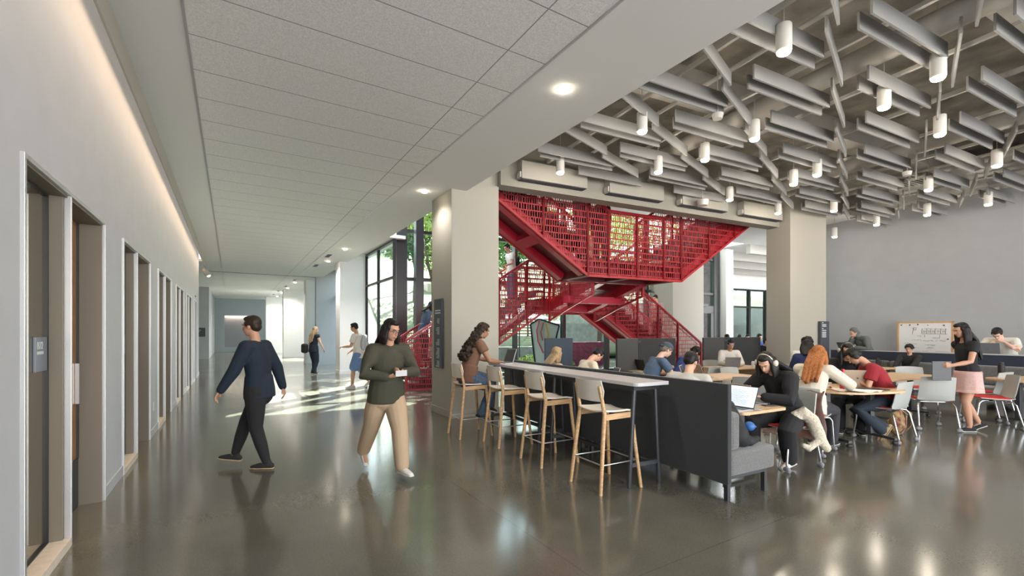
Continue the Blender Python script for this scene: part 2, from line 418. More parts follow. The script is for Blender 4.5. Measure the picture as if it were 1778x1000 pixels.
# ---------------------------------------------------------------- end wall with lit niche
m = MB(); s0 = 40.4
m.box(-6.5, -.45, s0, s0+.3, 0, CZ); m.box(1.45, 6, s0, s0+.3, 0, CZ); m.box(-.45, 1.45, s0, s0+.3, 2.78, CZ); m.box(-.45, 1.45, s0, s0+.3, 0, .35)
struct('wall_end', m, mat('blue grey paint', (.30, .34, .36), .8), 'C')
m = MB(); m.box(-.45, 1.45, s0+.3, s0+.34, .35, 2.78); struct('wall_niche', m, mat('niche grey', (.24, .25, .27), .8), 'C')
def area(name, loc, sx, sy, power, col, rot, spread=None):
    l = bpy.data.lights.new(name, 'AREA'); l.shape = 'RECTANGLE'; l.size = sx; l.size_y = sy; l.energy = power; l.color = col
    if spread: l.spread = R(spread)
    o = bpy.data.objects.new(name, l); COL.objects.link(o); o.location = loc; o.rotation_euler = rot; return o
area('niche_light', CW(.5, s0+.22, 2.76), 1.8, .06, 14, (1, .8, .6), (0, 0, R(AC)))
# wall washer in the trough, shining down the left wall
for k in range(6):
    area('wall_washer', CW(-.83, 0.+k*3.6, 4.30), .03, 3.6, 9.5, (1, .74, .52), (0, R(10), R(AC)), 62)

# ---------------------------------------------------------------- corridor pillars and windows on the right
PIL = [(3.3, 17.1, .75, .96), (3.05, 23.85, .7, 1.2), (2.62, 30.05, .7, 1.6), (2.1, 37.0, .7, 2.1)]
for k, (t0, s1, dp, w) in enumerate(PIL):
    m = MB(); m.box(t0, t0+w, s1, s1+dp, 0, 4.42); struct('wall_pillar', m, WHITE, 'C')
    m = MB(); m.box(t0-.014, t0+w+.002, s1-.014, s1+dp, 0, .13); struct('baseboard_pillar', m, WHITE, 'C')
m = MB(); m.box(3.28, 3.32, 22.6, 22.66, 0, CZ); m.box(3.3, 4.2, 22.5, 22.76, 0, 4.4); struct('trim_4', m, mat('joint cover', (.45, .47, .5), .5), 'C')
def mull_line(pts_s, t, z1, name, zt=(3.2,), w=.06, dpt=.14):
    m = MB()
    for s in pts_s: m.box(t-dpt/2, t+dpt/2, s-w/2, s+w/2, 0, z1)
    for z in zt: m.box(t-dpt/2, t+dpt/2, pts_s[0], pts_s[-1], z-.035, z+.035)
    m.box(t-dpt/2, t+dpt/2, pts_s[0], pts_s[-1], z1-.07, z1); m.box(t-dpt/2, t+dpt/2, pts_s[0], pts_s[-1], 0, .08)
    o = struct(name, m, BLACK, 'C')
    g = MB(); g.box(t-.008, t+.008, pts_s[0], pts_s[-1], .08, z1-.07); go = g.build('glass', GLASS, None); go.parent = o
mull_line([13.75, 15.5, 17.1], 4.24, 4.36, 'window_1', dpt=.09)
mull_line([17.85, 19.0, 20.2, 21.4, 22.6], 4.24, 4.36, 'window_2')
mull_line([22.8, 23.85], 4.24, 4.36, 'window_3')
mull_line([24.55, 26.4, 28.2, 30.05], 4.2, 4.36, 'window_4')
mull_line([30.75, 32.8, 34.9, 37.0], 4.2, 4.36, 'window_5')
mull_line([37.7, 39, 40.4], 4.2, 4.36, 'window_6')

# ---------------------------------------------------------------- columns, header beam, study room walls and slab
m = MB(); m.box(3.285, 4.24, 7.35, 8.27, 0, 5.6); struct('wall_column', m, CREAM, 'C', bevel=.006)
m = MB(); m.box(3.271, 4.254, 7.336, 8.284, 0, .13); struct('baseboard_column', m, CREAM, 'C', bevel=.004)
m = MB(); m.box(11.3, 12.8, 7.31, 7.96, 0, 5.6); struct('wall_column', m, CREAM, 'R', bevel=.006)
BZ = 4.22
m = MB(); m.box(3.42, 11.3, 7.6, 7.9, BZ, 6.4); m.box(12.8, 30, 7.6, 7.9, BZ+.8, 6.4); struct('wall_header', m, HEADR, 'R')
WR = 15.6
m = MB(); m.box(WR, WR+.25, -6, 9.5, 0, 5.6); m.box(WR-.0, WR+.25, 9.5, 9.75, 0, 5.6)
struct('wall_right', m, WALLG, 'R')
m = MB(); m.box(WR-.014, WR, -6, 9.5, 0, .11); struct('baseboard_right', m, BASEB, 'R')
m = MB(); m.box(1.5, WR+.25, -7, 7.7, 5.42, 5.6); struct('ceiling_slab', m, SPRAY, 'R')
m = MB()
for d in (-3.6, -.9, 1.9, 4.9): m.box(3.2 if d > 3 else 1.5, WR, d, d+.42, 5.08, 5.44)
m.box(WR-.5, WR, -6, 7.6, 5.05, 5.44)
struct('ceiling_beam', m, STRUT, 'R', bevel=.01)
# atrium: upper roof, level-two slab, glazed wall
m = MB(); m.box(3.0, 17.5, 7.9, 14.9, 6.3, 6.5); struct('ceiling_atrium', m, WHITE, 'R')
m = MB(); m.box(12.75, 30, 7.9, 12.2, 5.0, 5.4); struct('ceiling_upper_floor', m, WHITE, 'R')
GD = 14.48
m = MB(); g = MB(); MUL = [3.06, 5.06, 7.06, 9.06, 11.06, 13.06, 15.06, 17.06]
for t in MUL:
    w = .17 if t in (3.06, 17.06) else .05
    m.box(t-w, t+w, GD-.12, GD+.12, 0, 6.3)
m.box(3.42, 3.66, GD-.5, GD-.2, 0, 6.3)
for z, h in ((3.2, .05), (4.72, .05), (.05, .05), (6.25, .05)): m.box(3.06, 17.06, GD-.08, GD+.08, z-h, z+h)
m.box(15.06, 17.06, GD-.1, GD+.1, 2.34, 2.66); m.box(15.06, 15.22, GD-.1, GD+.1, 0, 2.4); m.box(16.7, 17.0, GD-.1, GD+.1, 0, 2.4); m.box(15.78, 15.98, GD-.1, GD+.1, 0, 2.4)
m.box(15.95, 16.3, GD-.3, GD-.1, 2.62, 2.74)
wo = struct('window_7', m, BLACK, 'R')
g.box(3.06, 17.06, GD-.008, GD+.008, .1, 6.2); go = g.build('glass', GLASST, None); go.parent = wo
m = MB(); m.box(13.35, 15.02, 13.3, 14.34, 0, 5.0); struct('wall_column', m, CREAM, 'R')
m = MB(); m.box(17.3, 17.75, GD-.4, GD+.1, 0, 5.2); struct('wall_pilaster', m, WHITE, 'R')
# corner return of glazing towards the corridor (between corridor window row and glazed wall)
# cafe: side wall, rear glazing, ceiling with services
CG = 19.1
m = MB(); m.box(17.45, 17.7, GD, CG, 0, 5.2); struct('wall_cafe', m, BRICK, 'R')
m = MB(); g = MB()
for t in (17.7, 23.9, 25.45, 27.0, 28.6, 30.2): m.box(t-.07, t+.07, CG-.1, CG+.1, 0, 4.15)
for z in (.05, 3.05, 4.1): m.box(17.7, 30.2, CG-.06, CG+.06, z-.05, z+.05)
m.box(17.7, 23.85, CG-.02, CG+.02, 0, 3.0)
wo = struct('window_8', m, BLACK, 'R'); g.box(23.9, 30.2, CG-.008, CG+.008, .1, 4.05); go = g.build('glass', glass_mat('cafe glass', (.42, .48, .47), .07), None); go.parent = wo  # cafe glass tint added to tone down the bright outdoors
m = MB(); m.box(17.4, 31, 12.2, CG+.2, 5.3, 5.5); m.box(17.4, 31, CG-.15, CG+.15, 4.15, 5.4); m.box(30.4, 30.6, 7.9, CG, 0, 5.5); struct('ceiling_cafe', m, WHITE, 'R')
m = MB()
for d in (13.2, 14.8, 16.6, 18.2): m.box(17.7, 30.4, d, d+.2, 4.9, 5.3)
struct('ceiling_beam', m, STRUT, 'R')

# ---------------------------------------------------------------- wall-mounted signs
t = thing('directory_sign', 'tall slate directory sign on the corridor side of the white column', 'sign', CW(3.285, 7.87, .86), AC)
p = MB().box(-.045, -.005, -.18, .18, 0, 1.27).build('panel', SIGN, t, bevel=.002)
q = MB(); rr = random.Random(4)
for z in (1.045, 1.0): q.box(-.048, -.044, -.16+.03, .12, z, z+.022)
for blk, n in ((.9, 5), (.74, 7), (.52, 6), (.36, 10), (.12, 6)):
    for i in range(n): q.box(-.048, -.044, -.08, -.08+rr.uniform(.08, .17), blk-i*.02, blk-i*.02+.008)
q.build('lettering', TXT, p)
t = thing('directory_sign', 'dark narrow directory sign at the edge of the far cream column', 'sign', RW(12.7, 7.29, .8), AR)
p = MB().box(-.28, .09, -.06, -.0, 0, 1.0).build('panel', SIGN, t)
q = MB()
for i, z in enumerate((.95, .90, .86, .80, .75, .70, .66, .62, .58)): q.box(-.22, -.22+(.05 if i in (0, 3) else .17), -.065, -.055, z, z+.022)
q.build('lettering', TXT, p)

# ---------------------------------------------------------------- world, sun
w = bpy.data.worlds.new('world'); SC.world = w; w.use_nodes = True; nt = w.node_tree
bg = nt.nodes['Background']; sk = nt.nodes.new('ShaderNodeTexSky')
sk.sky_type = 'HOSEK_WILKIE' if False else 'PREETHAM'
bg.inputs['Color'].default_value = (.72, .85, 1., 1); bg.inputs['Strength'].default_value = 5.2
nt.nodes.remove(sk)
tc = nt.nodes.new('ShaderNodeTexCoord'); sp = nt.nodes.new('ShaderNodeSeparateXYZ'); nt.links.new(tc.outputs['Generated'], sp.inputs[0])
rp = nt.nodes.new('ShaderNodeValToRGB'); rp.color_ramp.elements[0].color = (1., .98, .94, 1); rp.color_ramp.elements[0].position = .0
rp.color_ramp.elements[1].color = (.64, .79, 1., 1); rp.color_ramp.elements[1].position = .75
nt.links.new(sp.outputs[2], rp.inputs['Fac']); nt.links.new(rp.outputs['Color'], bg.inputs['Color'])
sl = bpy.data.lights.new('sun', 'SUN'); sl.energy = 55; sl.angle = R(.6); sl.color = (1, .95, .88)
so = bpy.data.objects.new('sun', sl); COL.objects.link(so)
el = R(40); az = Vector((.30, .95, 0)).normalized(); sd = Vector((az.x*math.cos(el), az.y*math.cos(el), math.sin(el)))
so.rotation_euler = sd.to_track_quat('Z', 'Y').to_euler()
SC.view_settings.view_transform = 'Standard'; SC.view_settings.look = 'None'; SC.view_settings.gamma = 1; SC.view_settings.exposure = .85
# ---------------------------------------------------------------- ceiling baffles over the study area
BFZ = 4.5
def baffle(L):
    m = MB(); m.box(0, L, -.012, .012, 0, .17); me = m.build('acoustic_baffle', BAFF, None, bevel=.002); return me
bA, bB = baffle(1.55), baffle(1.35)
usedA = usedB = False
def in_room(t, d, L, a):
    for f in (0, .5, 1):
        x, y = t+f*L*math.cos(R(a)), d+f*L*math.sin(R(a)); w = RW(x, y)
        cx, cy = rot2(w.x, w.y, -AC)
        if cx < 3.62 or y > 7.36 or x > WR-.15: return False
    return True
jit = random.Random(7)
def put(src, t, d, a, lab, grp, first):
    o = src if first else src.copy()
    if not first: COL.objects.link(o)
    o.location = RW(t, d, BFZ); o.rotation_euler = (0, 0, R(AR+a)); tag(o, lab, 'ceiling baffle', grp)
for i in range(-1, 10):
    for j in range(-3, 12):
        t, d = 3.77+1.235*i, 3.13-.572*i+1.21*j
        if d < -1.2: continue
        for dt, dd in ((0, 0), (-.14, -.18)):
            if in_room(t+dt, d+dd, 1.55, 1.5):
                put(bA, t+dt, d+dd, 1.5, 'grey felt board of a parallel pair, hung among the study area ceiling baffles', 'paired ceiling baffles', not usedA); usedA = True
        if in_room(t-.245, d+.163, 1.35, 23):
            put(bB, t-.245, d+.163, 23, 'grey felt board hung singly and skewed between the pairs of ceiling baffles', 'skewed single ceiling baffles', not usedB); usedB = True
# suspension rails and hanger wires
m = MB().box(-.022, .022, 0, 12.5, 0, .045).build('ceiling_rail', STRUT, None)
for k in range(9):
    t = 4.35+1.235*k; o = m if k == 0 else m.copy()
    if k: COL.objects.link(o)
    o.location = RW(t, -5.0, 4.72); o.rotation_euler = (0, 0, R(AR))
    tag(o, 'white steel rail running above the ceiling baffles', 'ceiling rail', 'rails above the ceiling baffles')
# ducts and pipes under the slab
def pipe(name, pts, r, lab, cat, m=DUCTM, grp=None):
    o = MB().tube([RW(*p) for p in pts], r, n=18, caps=False).build(name, m, None, smooth='auto'); return tag(o, lab, cat, grp)
pipe('round_duct', [(6.4, -5, 4.92), (6.4, 7.5, 4.92)], .14, 'thick white round duct above the baffles nearest the corridor', 'duct')
pipe('round_duct', [(10.3, -5, 4.92), (10.3, 7.5, 4.92)], .14, 'white round duct above the middle of the study area', 'duct')
for t in (5.2, 8.6, 12.2): pipe('ceiling_pipe', [(t, -5, 4.98), (t, 7.5, 4.98)], .03, 'thin white pipe strapped below the slab', 'pipe', STRUT, 'thin pipes below the slab')
o = MB().box(12.6, 13.8, -1.5, 5.8, 4.82, 5.06).build('rectangular_duct', DUCTM, None, (0, 0, 0), AR); tag(o, 'flat rectangular white duct near the grey wall', 'duct')
m = MB(); m.box(0, .9, 0, .5, 0, .04); [m.box(.04, .86, .05+.075*i, .08+.075*i, -.004, 0, 1) for i in range(6)]
for k, (t, d) in enumerate(((11.6, 4.9), (12.3, 2.6), (11.5, 1.2))):
    o = m.build('air_grille', [DUCTM, SLOT], None, RW(t, d, 4.775), AR) if k == 0 else o.copy()
    if k: COL.objects.link(o); o.location = RW(t, d, 4.775)
    tag(o, 'white ceiling air grille with dark slots near the grey wall', 'air grille', 'ceiling air grilles')
m = MB(); m.tube([(0, 0, 0), (0, 0, .09)], [.07, .09], n=14, caps=False)
for k, (u, v, lab) in enumerate(((1246, 207, 'white detector hanging among the baffles near the corridor ceiling'), (1575, 305, 'white ceiling detector hanging near the grey wall'), (1220, 357, 'round white speaker hanging in front of the header over the stair'))):
    t = thing('ceiling_detector' if k < 2 else 'ceiling_speaker', lab, 'detector' if k < 2 else 'speaker', at(u, v, 4.4 if k < 2 else 4.3))
    sc = 1 if k < 2 else 1.7
    MB().tube([(0, 0, 0), (0, 0, .07*sc)], [.06*sc, .075*sc], n=16, caps=False).build('body', STRUT, t, smooth='auto'); MB().tube([(0, 0, .07*sc), (0, 0, .9)], .006, n=6).build('drop_rod', STRUT, t)
# linear supply diffusers on the header
for k in range(4):
    t = thing('linear_diffuser', 'long white supply air diffuser on the header over the stair', 'air diffuser', RW(3.76+1.985*k, 7.41, 4.34), AR, 'linear diffusers on the header')
    MB().box(0, 1.44, 0, .18, 0, .32).build('body', mat('diffuser body', (.34, .325, .285), .6), t, bevel=.004)
    q = MB(); [q.box(.01, 1.43, .02+.04*i, .045+.04*i, -.012, 0) for i in range(4)]; q.build('slots', SLOT, t)
    MB().box(-.03, 0, .02, .16, .02, .12).build('end_bracket', STRUT, t)

# ---------------------------------------------------------------- pendant downlights
PEND = [(1361, 92), (1629, 137), (1535, 188), (1632, 235), (1115, 230), (1310, 243), (1731, 289), (973, 301), (1143, 300), (1224, 279), (1419, 305),
        (1378, 321), (1267, 348), (1351, 371), (1448, 367), (1612, 331), (1610, 374), (1522, 391), (1716, 356), (1449, 412)]
pd = None
def bulb(loc, power, col=(1, .84, .62)):
    l = bpy.data.lights.new('lamp_glow', 'POINT'); l.energy = power; l.color = col; l.shadow_soft_size = .055
    o = bpy.data.objects.new('lamp_glow', l); COL.objects.link(o); o.location = loc; return o
def spot(loc, power, size=110, col=(1, .84, .62), blend=.7):
    l = bpy.data.lights.new('downlight', 'SPOT'); l.energy = power; l.spot_size = R(size); l.spot_blend = blend; l.color = col; l.shadow_soft_size = .05
    o = bpy.data.objects.new('downlight', l); COL.objects.link(o); o.location = loc; return o
for k, (u, v) in enumerate(PEND):
    p = at(u, v, 4.3)
    far = k >= 15
    lab = 'white cylinder pendant light hanging below the baffles by the grey wall' if far else 'white cylinder pendant light glowing among the ceiling baffles'
    grp = 'pendant lights by the grey wall' if far else 'pendant lights among the baffles'
    if pd is None:
        pd = thing('pendant_light', lab, 'pendant light', p, 0, grp)
        MB().lathe([(.068, .015), (.072, .02), (.072, .27), (.066, .28), (.02, .285)], n=24).build('housing', LAMPW, pd, smooth='auto')
        MB().lathe([(.0, -.012), (.05, -.012), (.062, 0), (.062, .02)], n=24).build('lens', GLOW, pd, smooth='auto')
        MB().tube([(0, 0, .28), (0, 0, 1.1)], .006, n=6).build('stem', STRUT, pd)
    else: dup(pd, p, 0, lab, grp)
    spot(p+Vector((0, 0, -.03)), 22, 110, (1, .88, .70))
    bulb(p+Vector((0, 0, -.09)), 7, (1, .88, .72))
# lit baffles: small uplight spill comes from the glowing lenses
# corridor downlights in the gypsum soffit
cd = None
for k, s in enumerate((3.74, 7.74, 14.4, 17.2, 25.5, 29, 32.5, 36)):
    t0 = 2.93 if s < 20 else 2.75
    lab = ['soffit downlight just before the white column', 'soffit downlight just past the white column'][k] if k < 2 else 'small round downlight far down the corridor soffit'
    if cd is None:
        cd = thing('downlight', lab, 'downlight', CW(t0, s, CZ), 0, 'corridor downlights')
        MB().lathe([(.045, -.03), (.055, -.02), (.055, 0)], n=24).build('lens', GLOW, cd, smooth='auto'); MB().lathe([(.056, -.006), (.075, -.004), (.075, 0)], n=24).build('trim_ring', WHITE, cd)
        o = cd
    else: o = dup(cd, CW(t0, s, CZ), 0, lab, 'corridor downlights')
    if k < 2: o['group'] = ''; del o['group']
    spot(CW(t0, s, CZ-.05), (80 if s < 5 else 42) if s < 12 else 230, 140, (1, .93, .84))
m = MB(); m.box(0, .2, 0, .75, -.008, 0); m.box(.03, .17, .03, .72, -.012, -.008, 1)
for k, (s, t0) in enumerate(((15.6, 2.62), (18.2, 2.62), (24, 2.5), (27.5, 2.45), (31, 2.35), (34, 2.3))):
    o = m.build('ceiling_vent', [WHITE, SLOT], None, CW(t0, s, CZ-.001), AC) if k == 0 else o.copy()
    if k: COL.objects.link(o); o.location = CW(t0, s, CZ-.001)
    tag(o, 'dark slotted vent in the far corridor ceiling', 'ceiling vent', 'corridor ceiling vents')

# ---------------------------------------------------------------- red scissor stair (room frame: x along the stair, y away)
st = thing('staircase', 'large red perforated steel scissor staircase behind the counter and columns', 'staircase', (0, 0, 0), AR)
def interp(poly, x, lo):
    zs = []
    n = len(poly)
    for i in range(n):
        (x0, z0), (x1, z1) = poly[i], poly[(i+1) % n]
        if abs(x1-x0) < 1e-9: continue
        if min(x0, x1)-1e-9 <= x <= max(x0, x1)+1e-9: zs.append(z0+(z1-z0)*(x-x0)/(x1-x0))
    return (min(zs) if lo else max(zs)) if zs else None
def xr(poly, z):
    xs = []
    n = len(poly)
    for i in range(n):
        (x0, z0), (x1, z1) = poly[i], poly[(i+1) % n]
        if abs(z1-z0) < 1e-9: continue
        if min(z0, z1)-1e-9 <= z <= max(z0, z1)+1e-9: xs.append(x0+(x1-x0)*(z-z0)/(z1-z0))
    return (min(xs), max(xs)) if len(xs) >= 2 else None
def perf(poly, y, seed):
    """a real perforated panel: frame, horizontal webs and staggered vertical webs between the slots"""
    r = random.Random(seed); m = MB(); th = .008
    n = len(poly)
    for i in range(n):
        a, b = poly[i], poly[(i+1) % n]
        if math.dist(a, b) < .02: continue
        m.bar((a[0], y, a[1]), (b[0], y, b[1]), .05, .05 if abs(a[0]-b[0]) > .01 else .06)
    z0, z1 = min(p[1] for p in poly), max(p[1] for p in poly); x0, x1 = min(p[0] for p in poly), max(p[0] for p in poly)
    pit = .135; k = math.floor(z0/pit)
    while k*pit < z1:
        z = k*pit; q = xr(poly, z)
        if q and q[1]-q[0] > .03: m.box(q[0], q[1], y-th/2, y+th/2, z-.012, z+.012)
        x = x0+r.uniform(0, .04)
        while x < x1:
            lo, hi = interp(poly, x, True), interp(poly, x, False)
            if lo is not None:
                a, b = max(z, lo), min(z+pit, hi); w = r.choice((.012, .016, .022))
                if b-a > .015: m.box(x-w/2, x+w/2, y-th/2, y+th/2, a, b)
            x += r.choice((.046, .056, .056, .068))
        k += 1
    return m
SLP = .65
def guard(fb, ft, xs, y, seed, name='guard_panel', rail=True):
    """panels between successive xs, lower and upper edges given by functions"""
    for i in range(len(xs)-1):
        a, b = xs[i], xs[i+1]
        if b-a < .05: continue
        poly = [(a, fb(a)), (b, fb(b)), (b, ft(b)), (a, ft(a))]
        poly = [(x, z) for x, z in poly]
        o = perf(poly, y, seed+i).build(name, REDP, st)
        if rail:
            h = MB(); h.bar((a, y, ft(a)+.02), (b, y, ft(b)+.02), .07, .03); h.build('top_rail', RED, o)
def cuts(a, b, ks, step=.96):
    xs = [a]; x = a
    pts = sorted([k for k in ks if a < k < b]+[b])
    for p in pts:
        n = max(1, round((p-xs[-1])/step)); s0 = xs[-1]
        for i in range(1, n+1): xs.append(s0+(p-s0)*i/n)
    return xs
# upper level: landing 5.87..8.66, bottom 2.775
UL0, UL1, UB = 5.87, 8.66, 2.775
ub = lambda x: UB + SLP*max(0, UL0-x, x-UL1)
ut = lambda x: max(UB+1.48, UB+1.85+SLP*(UL0-x), UB+1.85+SLP*(x-UL1))
UE0, UE1 = 3.62, 12.5
kx = [UL0, UL1, UL0+.57, UL1-.57]
guard(ub, ut, cuts(UE0, UE1, kx), 8.36, 10)
guard(lambda x: ub(x)-(.0 if UL0 < x < UL1 else .0), ut, cuts(UE0, 6.7, kx), 9.62, 40)
guard(ub, ut, cuts(8.3, UE1, kx), 9.62, 60)
# lower level: landing 6.77..8.87, bottom 2.13, feet at 3.49 and 12.15
LL0, LL1, LB = 6.77, 8.87, 2.13
lb = lambda x: max(0, LB - SLP*max(0, LL0-x, x-LL1))
def lt(x): return min(LB+1.48, LB+1.85-SLP*(LL0-x) if x < (LL0+LL1)/2 else 9, LB+1.85-SLP*(x-LL1) if x >= (LL0+LL1)/2 else 9)
kl = [3.49, LL0, LL1, 12.15, LL0-.57, LL1+.57]
for y, sd in ((11.88, 80), (13.1, 120)):
    if y < 12: guard(lb, lt, cuts(2.64, 6.95, kl), y, sd); guard(lb, lt, cuts(8.72, 13.3, kl), y, sd+20)
    else: guard(lb, lt, cuts(2.64, 13.3, kl), y, sd)
# hub guards on both sides of the short cross flight
for x in (6.95, 8.6):
    for (ya, za), (yb, zb) in (((9.66, 3.0), (10.75, 2.7)), ((10.75, 2.7), (11.86, 2.35))):
        w = MB(); pl = [(ya, za-.5), (yb, zb-.5), (yb, zb+1.05), (ya, za+1.05)]
        pm = perf([(a, b) for a, b in pl], 0, int(x*10+ya)); pm.v = [(x-vy, vx, vz) for vx, vy, vz in pm.v]; pm.build('guard_panel', REDP, st)
# carriage: stringers, soffits, cross ties, treads
def flight(xa, za, xb, zb, y0, y1, nz, sm=RED, ins=.16, sw=.20):
    """xa/za..xb/zb bottom line of the stringers; nz = height of the tread noses over it"""
    for y in (y0+ins, y1-.16):
        b = MB(); b.bar((xa, y, za+.10), (xb, y, zb+.10), sw, .22 if sw > .15 else .12); b.build('stringer', sm, st, bevel=.006)
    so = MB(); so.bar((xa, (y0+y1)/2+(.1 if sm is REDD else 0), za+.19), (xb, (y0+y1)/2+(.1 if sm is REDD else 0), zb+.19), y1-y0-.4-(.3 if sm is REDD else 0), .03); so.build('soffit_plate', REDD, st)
    L = abs(xb-xa); k = max(1, int(L/1.7)); ct = MB()
    for i in range(1, k+1):
        f = i/(k+1); x = xa+(xb-xa)*f; z = za+(zb-za)*f
        dx = .11*(1 if xb > xa else -1)
        ct.bar((x-dx, (y0+y1)/2, z-dx*(zb-za)/(xb-xa)+.10), (x+dx, (y0+y1)/2, z+dx*(zb-za)/(xb-xa)+.10), y1-y0-.36, .22)
    ct.build('cross_tie', RED, st)
    n = max(2, round(abs(zb-za)/.165)); t = MB()
    for i in range(n):
        f = (i+.5)/n; x = xa+(xb-xa)*f; z = za+(zb-za)*f+nz; w = L/n/2+.015
        t.box(x-w, x+w, y0+.04, y1-.04, z-.05, z)
        t.box(x-w if (zb > za) == (xb > xa) else x+w-.02, x-w+.02 if (zb > za) == (xb > xa) else x+w, y0+.04, y1-.04, z-.17, z-.04)
    t.build('treads', TREAD, st)
flight(UL0, UB, UE0, ub(UE0), 8.38, 9.6, .72)
flight(UL1, UB, UE1, ub(UE1), 8.38, 9.6, .72)
flight(3.49, 0.0, LL0, LB, 11.9, 13.08, .72, REDD, .5, .12)  # left stringers take the darkened red so they look shaded through the slots
flight(12.15, 0.0, LL1, LB, 11.9, 13.08, .72)
for i in range(4):
    for xx in (2.9+.27*i, 12.74-.27*i):
        z = .16*(i+1) if xx < 8 else .16*(i+1)
        MB().box(xx-.15, xx+.15, 11.94, 13.04, 0, z).build('tread', TREAD, st)
b = MB(); b.box(UL0, UL1, 8.75, 8.9, UB+.05, UB+.34); b.box(UL0, UL1, 9.42, 9.6, UB, UB+.34); b.box(UL0, UL0+.2, 8.4, 9.6, UB, UB+.34); b.box(UL1-.2, UL1, 8.4, 9.6, UB, UB+.34); b.box(7.15, 7.35, 8.4, 9.6, UB+.02, UB+.3)
b.build('landing_frame', REDD, st, bevel=.006)  # frame colour darkened to give the shade seen through the slots
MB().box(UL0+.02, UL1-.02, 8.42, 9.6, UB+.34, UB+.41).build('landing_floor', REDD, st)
b = MB(); b.box(LL0, LL1, 11.9, 12.1, LB, LB+.34); b.box(LL0, LL1, 12.9, 13.1, LB, LB+.34); b.box(LL0, LL0+.2, 12, 13, LB, LB+.34); b.box(LL1-.2, LL1, 12, 13, LB, LB+.34)
b.build('landing_frame', RED, st, bevel=.006)
MB().box(LL0, LL1, 11.95, 13.08, LB+.34, LB+.41).build('landing_floor', REDD, st)
# short cross flight between the landings
for x in (7.1, 8.45):
    b = MB(); b.bar((x, 9.55, UB+.14), (x, 12.0, LB+.16), .22, .34); b.build('stringer', RED, st, bevel=.006)
b = MB(); b.bar((7.78, 9.6, UB+.24), (7.78, 12.0, LB+.26), 1.15, .03); b.build('soffit_plate', REDD, st)
b = MB(); b.bar((6.8, 10.7, 2.42), (8.75, 10.7, 2.42), .3, .2); b.build('cross_tie', RED, st, bevel=.006)
b = MB()
for i in range(4): b.box(7.2, 8.35, 9.8+.5*i, 10.35+.5*i, 3.0-.16*i, 3.05-.16*i)
b.build('treads', TREAD, st)
# steel handrails
for pts in ([(2.7, 11.96, lt(2.7)-.08), (6.1, 11.96, lt(6.1)-.08)], [(9.4, 11.96, lt(9.4)-.08), (13.2, 11.96, lt(13.2)-.08)], [(9.3, 8.44, ut(9.3)-.1), (12.4, 8.44, ut(12.4)-.1)]):
    MB().tube(pts, .02, n=8).build('handrail', STEEL, st)

# ---------------------------------------------------------------- counter with bar stools
def stool_proto():
    t = thing('bar_stool', '', 'bar stool')          # faces +x: seat from back legs (x=0) to front legs (x=.5); y is the width
    SH = .745
    for s in (-1, 1):
        b = MB(); b.tube([(-.0, s*.235, 0), (.055, s*.205, .5), (.085, s*.19, SH), (.03, s*.185, 1.0)], [.017, .021, .021, .015], n=10); b.build('leg', OAK, t, smooth=True)
        b = MB(); b.tube([(.505, s*.235, 0), (.455, s*.20, .45), (.43, s*.185, SH-.02)], [.016, .02, .021], n=10); b.build('leg', OAK, t, smooth=True)
        b = MB(); b.bar((.08, s*.19, SH-.035), (.44, s*.185, SH-.03), .022, .055); b.build('seat_rail', OAK, t, bevel=.004)
    b = MB(); b.bar((.44, -.18, SH-.035), (.44, .18, SH-.035), .022, .05); b.build('seat_rail', OAK, t, bevel=.004)
    g = []
    for i in range(9):
        x = .06+.41*i/8; g.append([(x, y, SH+.012+.18*(abs(y)/.2)**2*.11-.012*math.sin(math.pi*i/8)-(.0 if i < 7 else .012*(i-6))) for y in [(-.2+.4*j/8)*(1-.10*(i/8)**3) for j in range(9)]])
    b = MB(); b.sheet(g, .014); b.build('seat', SEATW, t, smooth='auto', bevel=.003)
    g = []
    for i in range(7):
        z = .86+.20*i/6; wv = .215 - .02*abs(i-3)/3
        g.append([(.045-.02*i/6 - .05*(1-(y/.215)**2)+.02, y, z) for y in [-wv+2*wv*j/10 for j in range(11)]])
    b = MB(); b.sheet(g, .014); b.build('backrest', SEATW, t, smooth='auto', bevel=.004)
    b = MB(); z = .27
    b.tube([(.03, -.22, z), (.03, .22, z)], .007, n=8); b.tube([(.03, -.22, z), (.475, -.21, z)], .007, n=8); b.tube([(.03, .22, z), (.475, .21, z)], .007, n=8); b.tube([(.475, -.21, z), (.475, .21, z)], .007, n=8)
    b.build('footrest', STEEL, t, smooth=True)
    return t
stl = stool_proto()
sp_ = [((.829+.594)/2, (4.227+4.645)/2, 'wooden bar stool with white shell, nearest the camera at the counter end'),
       ((.335+.0975)/2, (5.083+5.5)/2, 'wooden bar stool with white shell, second from the near end of the counter'),
       ((-.166-.402)/2, (5.946+6.35)/2, 'wooden bar stool with white shell, just right of the seated curly-haired woman'),
       ((-.738-.961)/2, (6.44+6.865)/2, 'wooden bar stool with white shell under the seated curly-haired woman')]
for k, (x, y, lab) in enumerate(sp_):
    if k == 0: stl.location = (x, y, 0); stl.rotation_euler = (0, 0, R(AB)); stl['label'] = lab; stl['group'] = 'bar stools at the counter'
    else: dup(stl, (x, y, 0), AB, lab, 'bar stools at the counter')

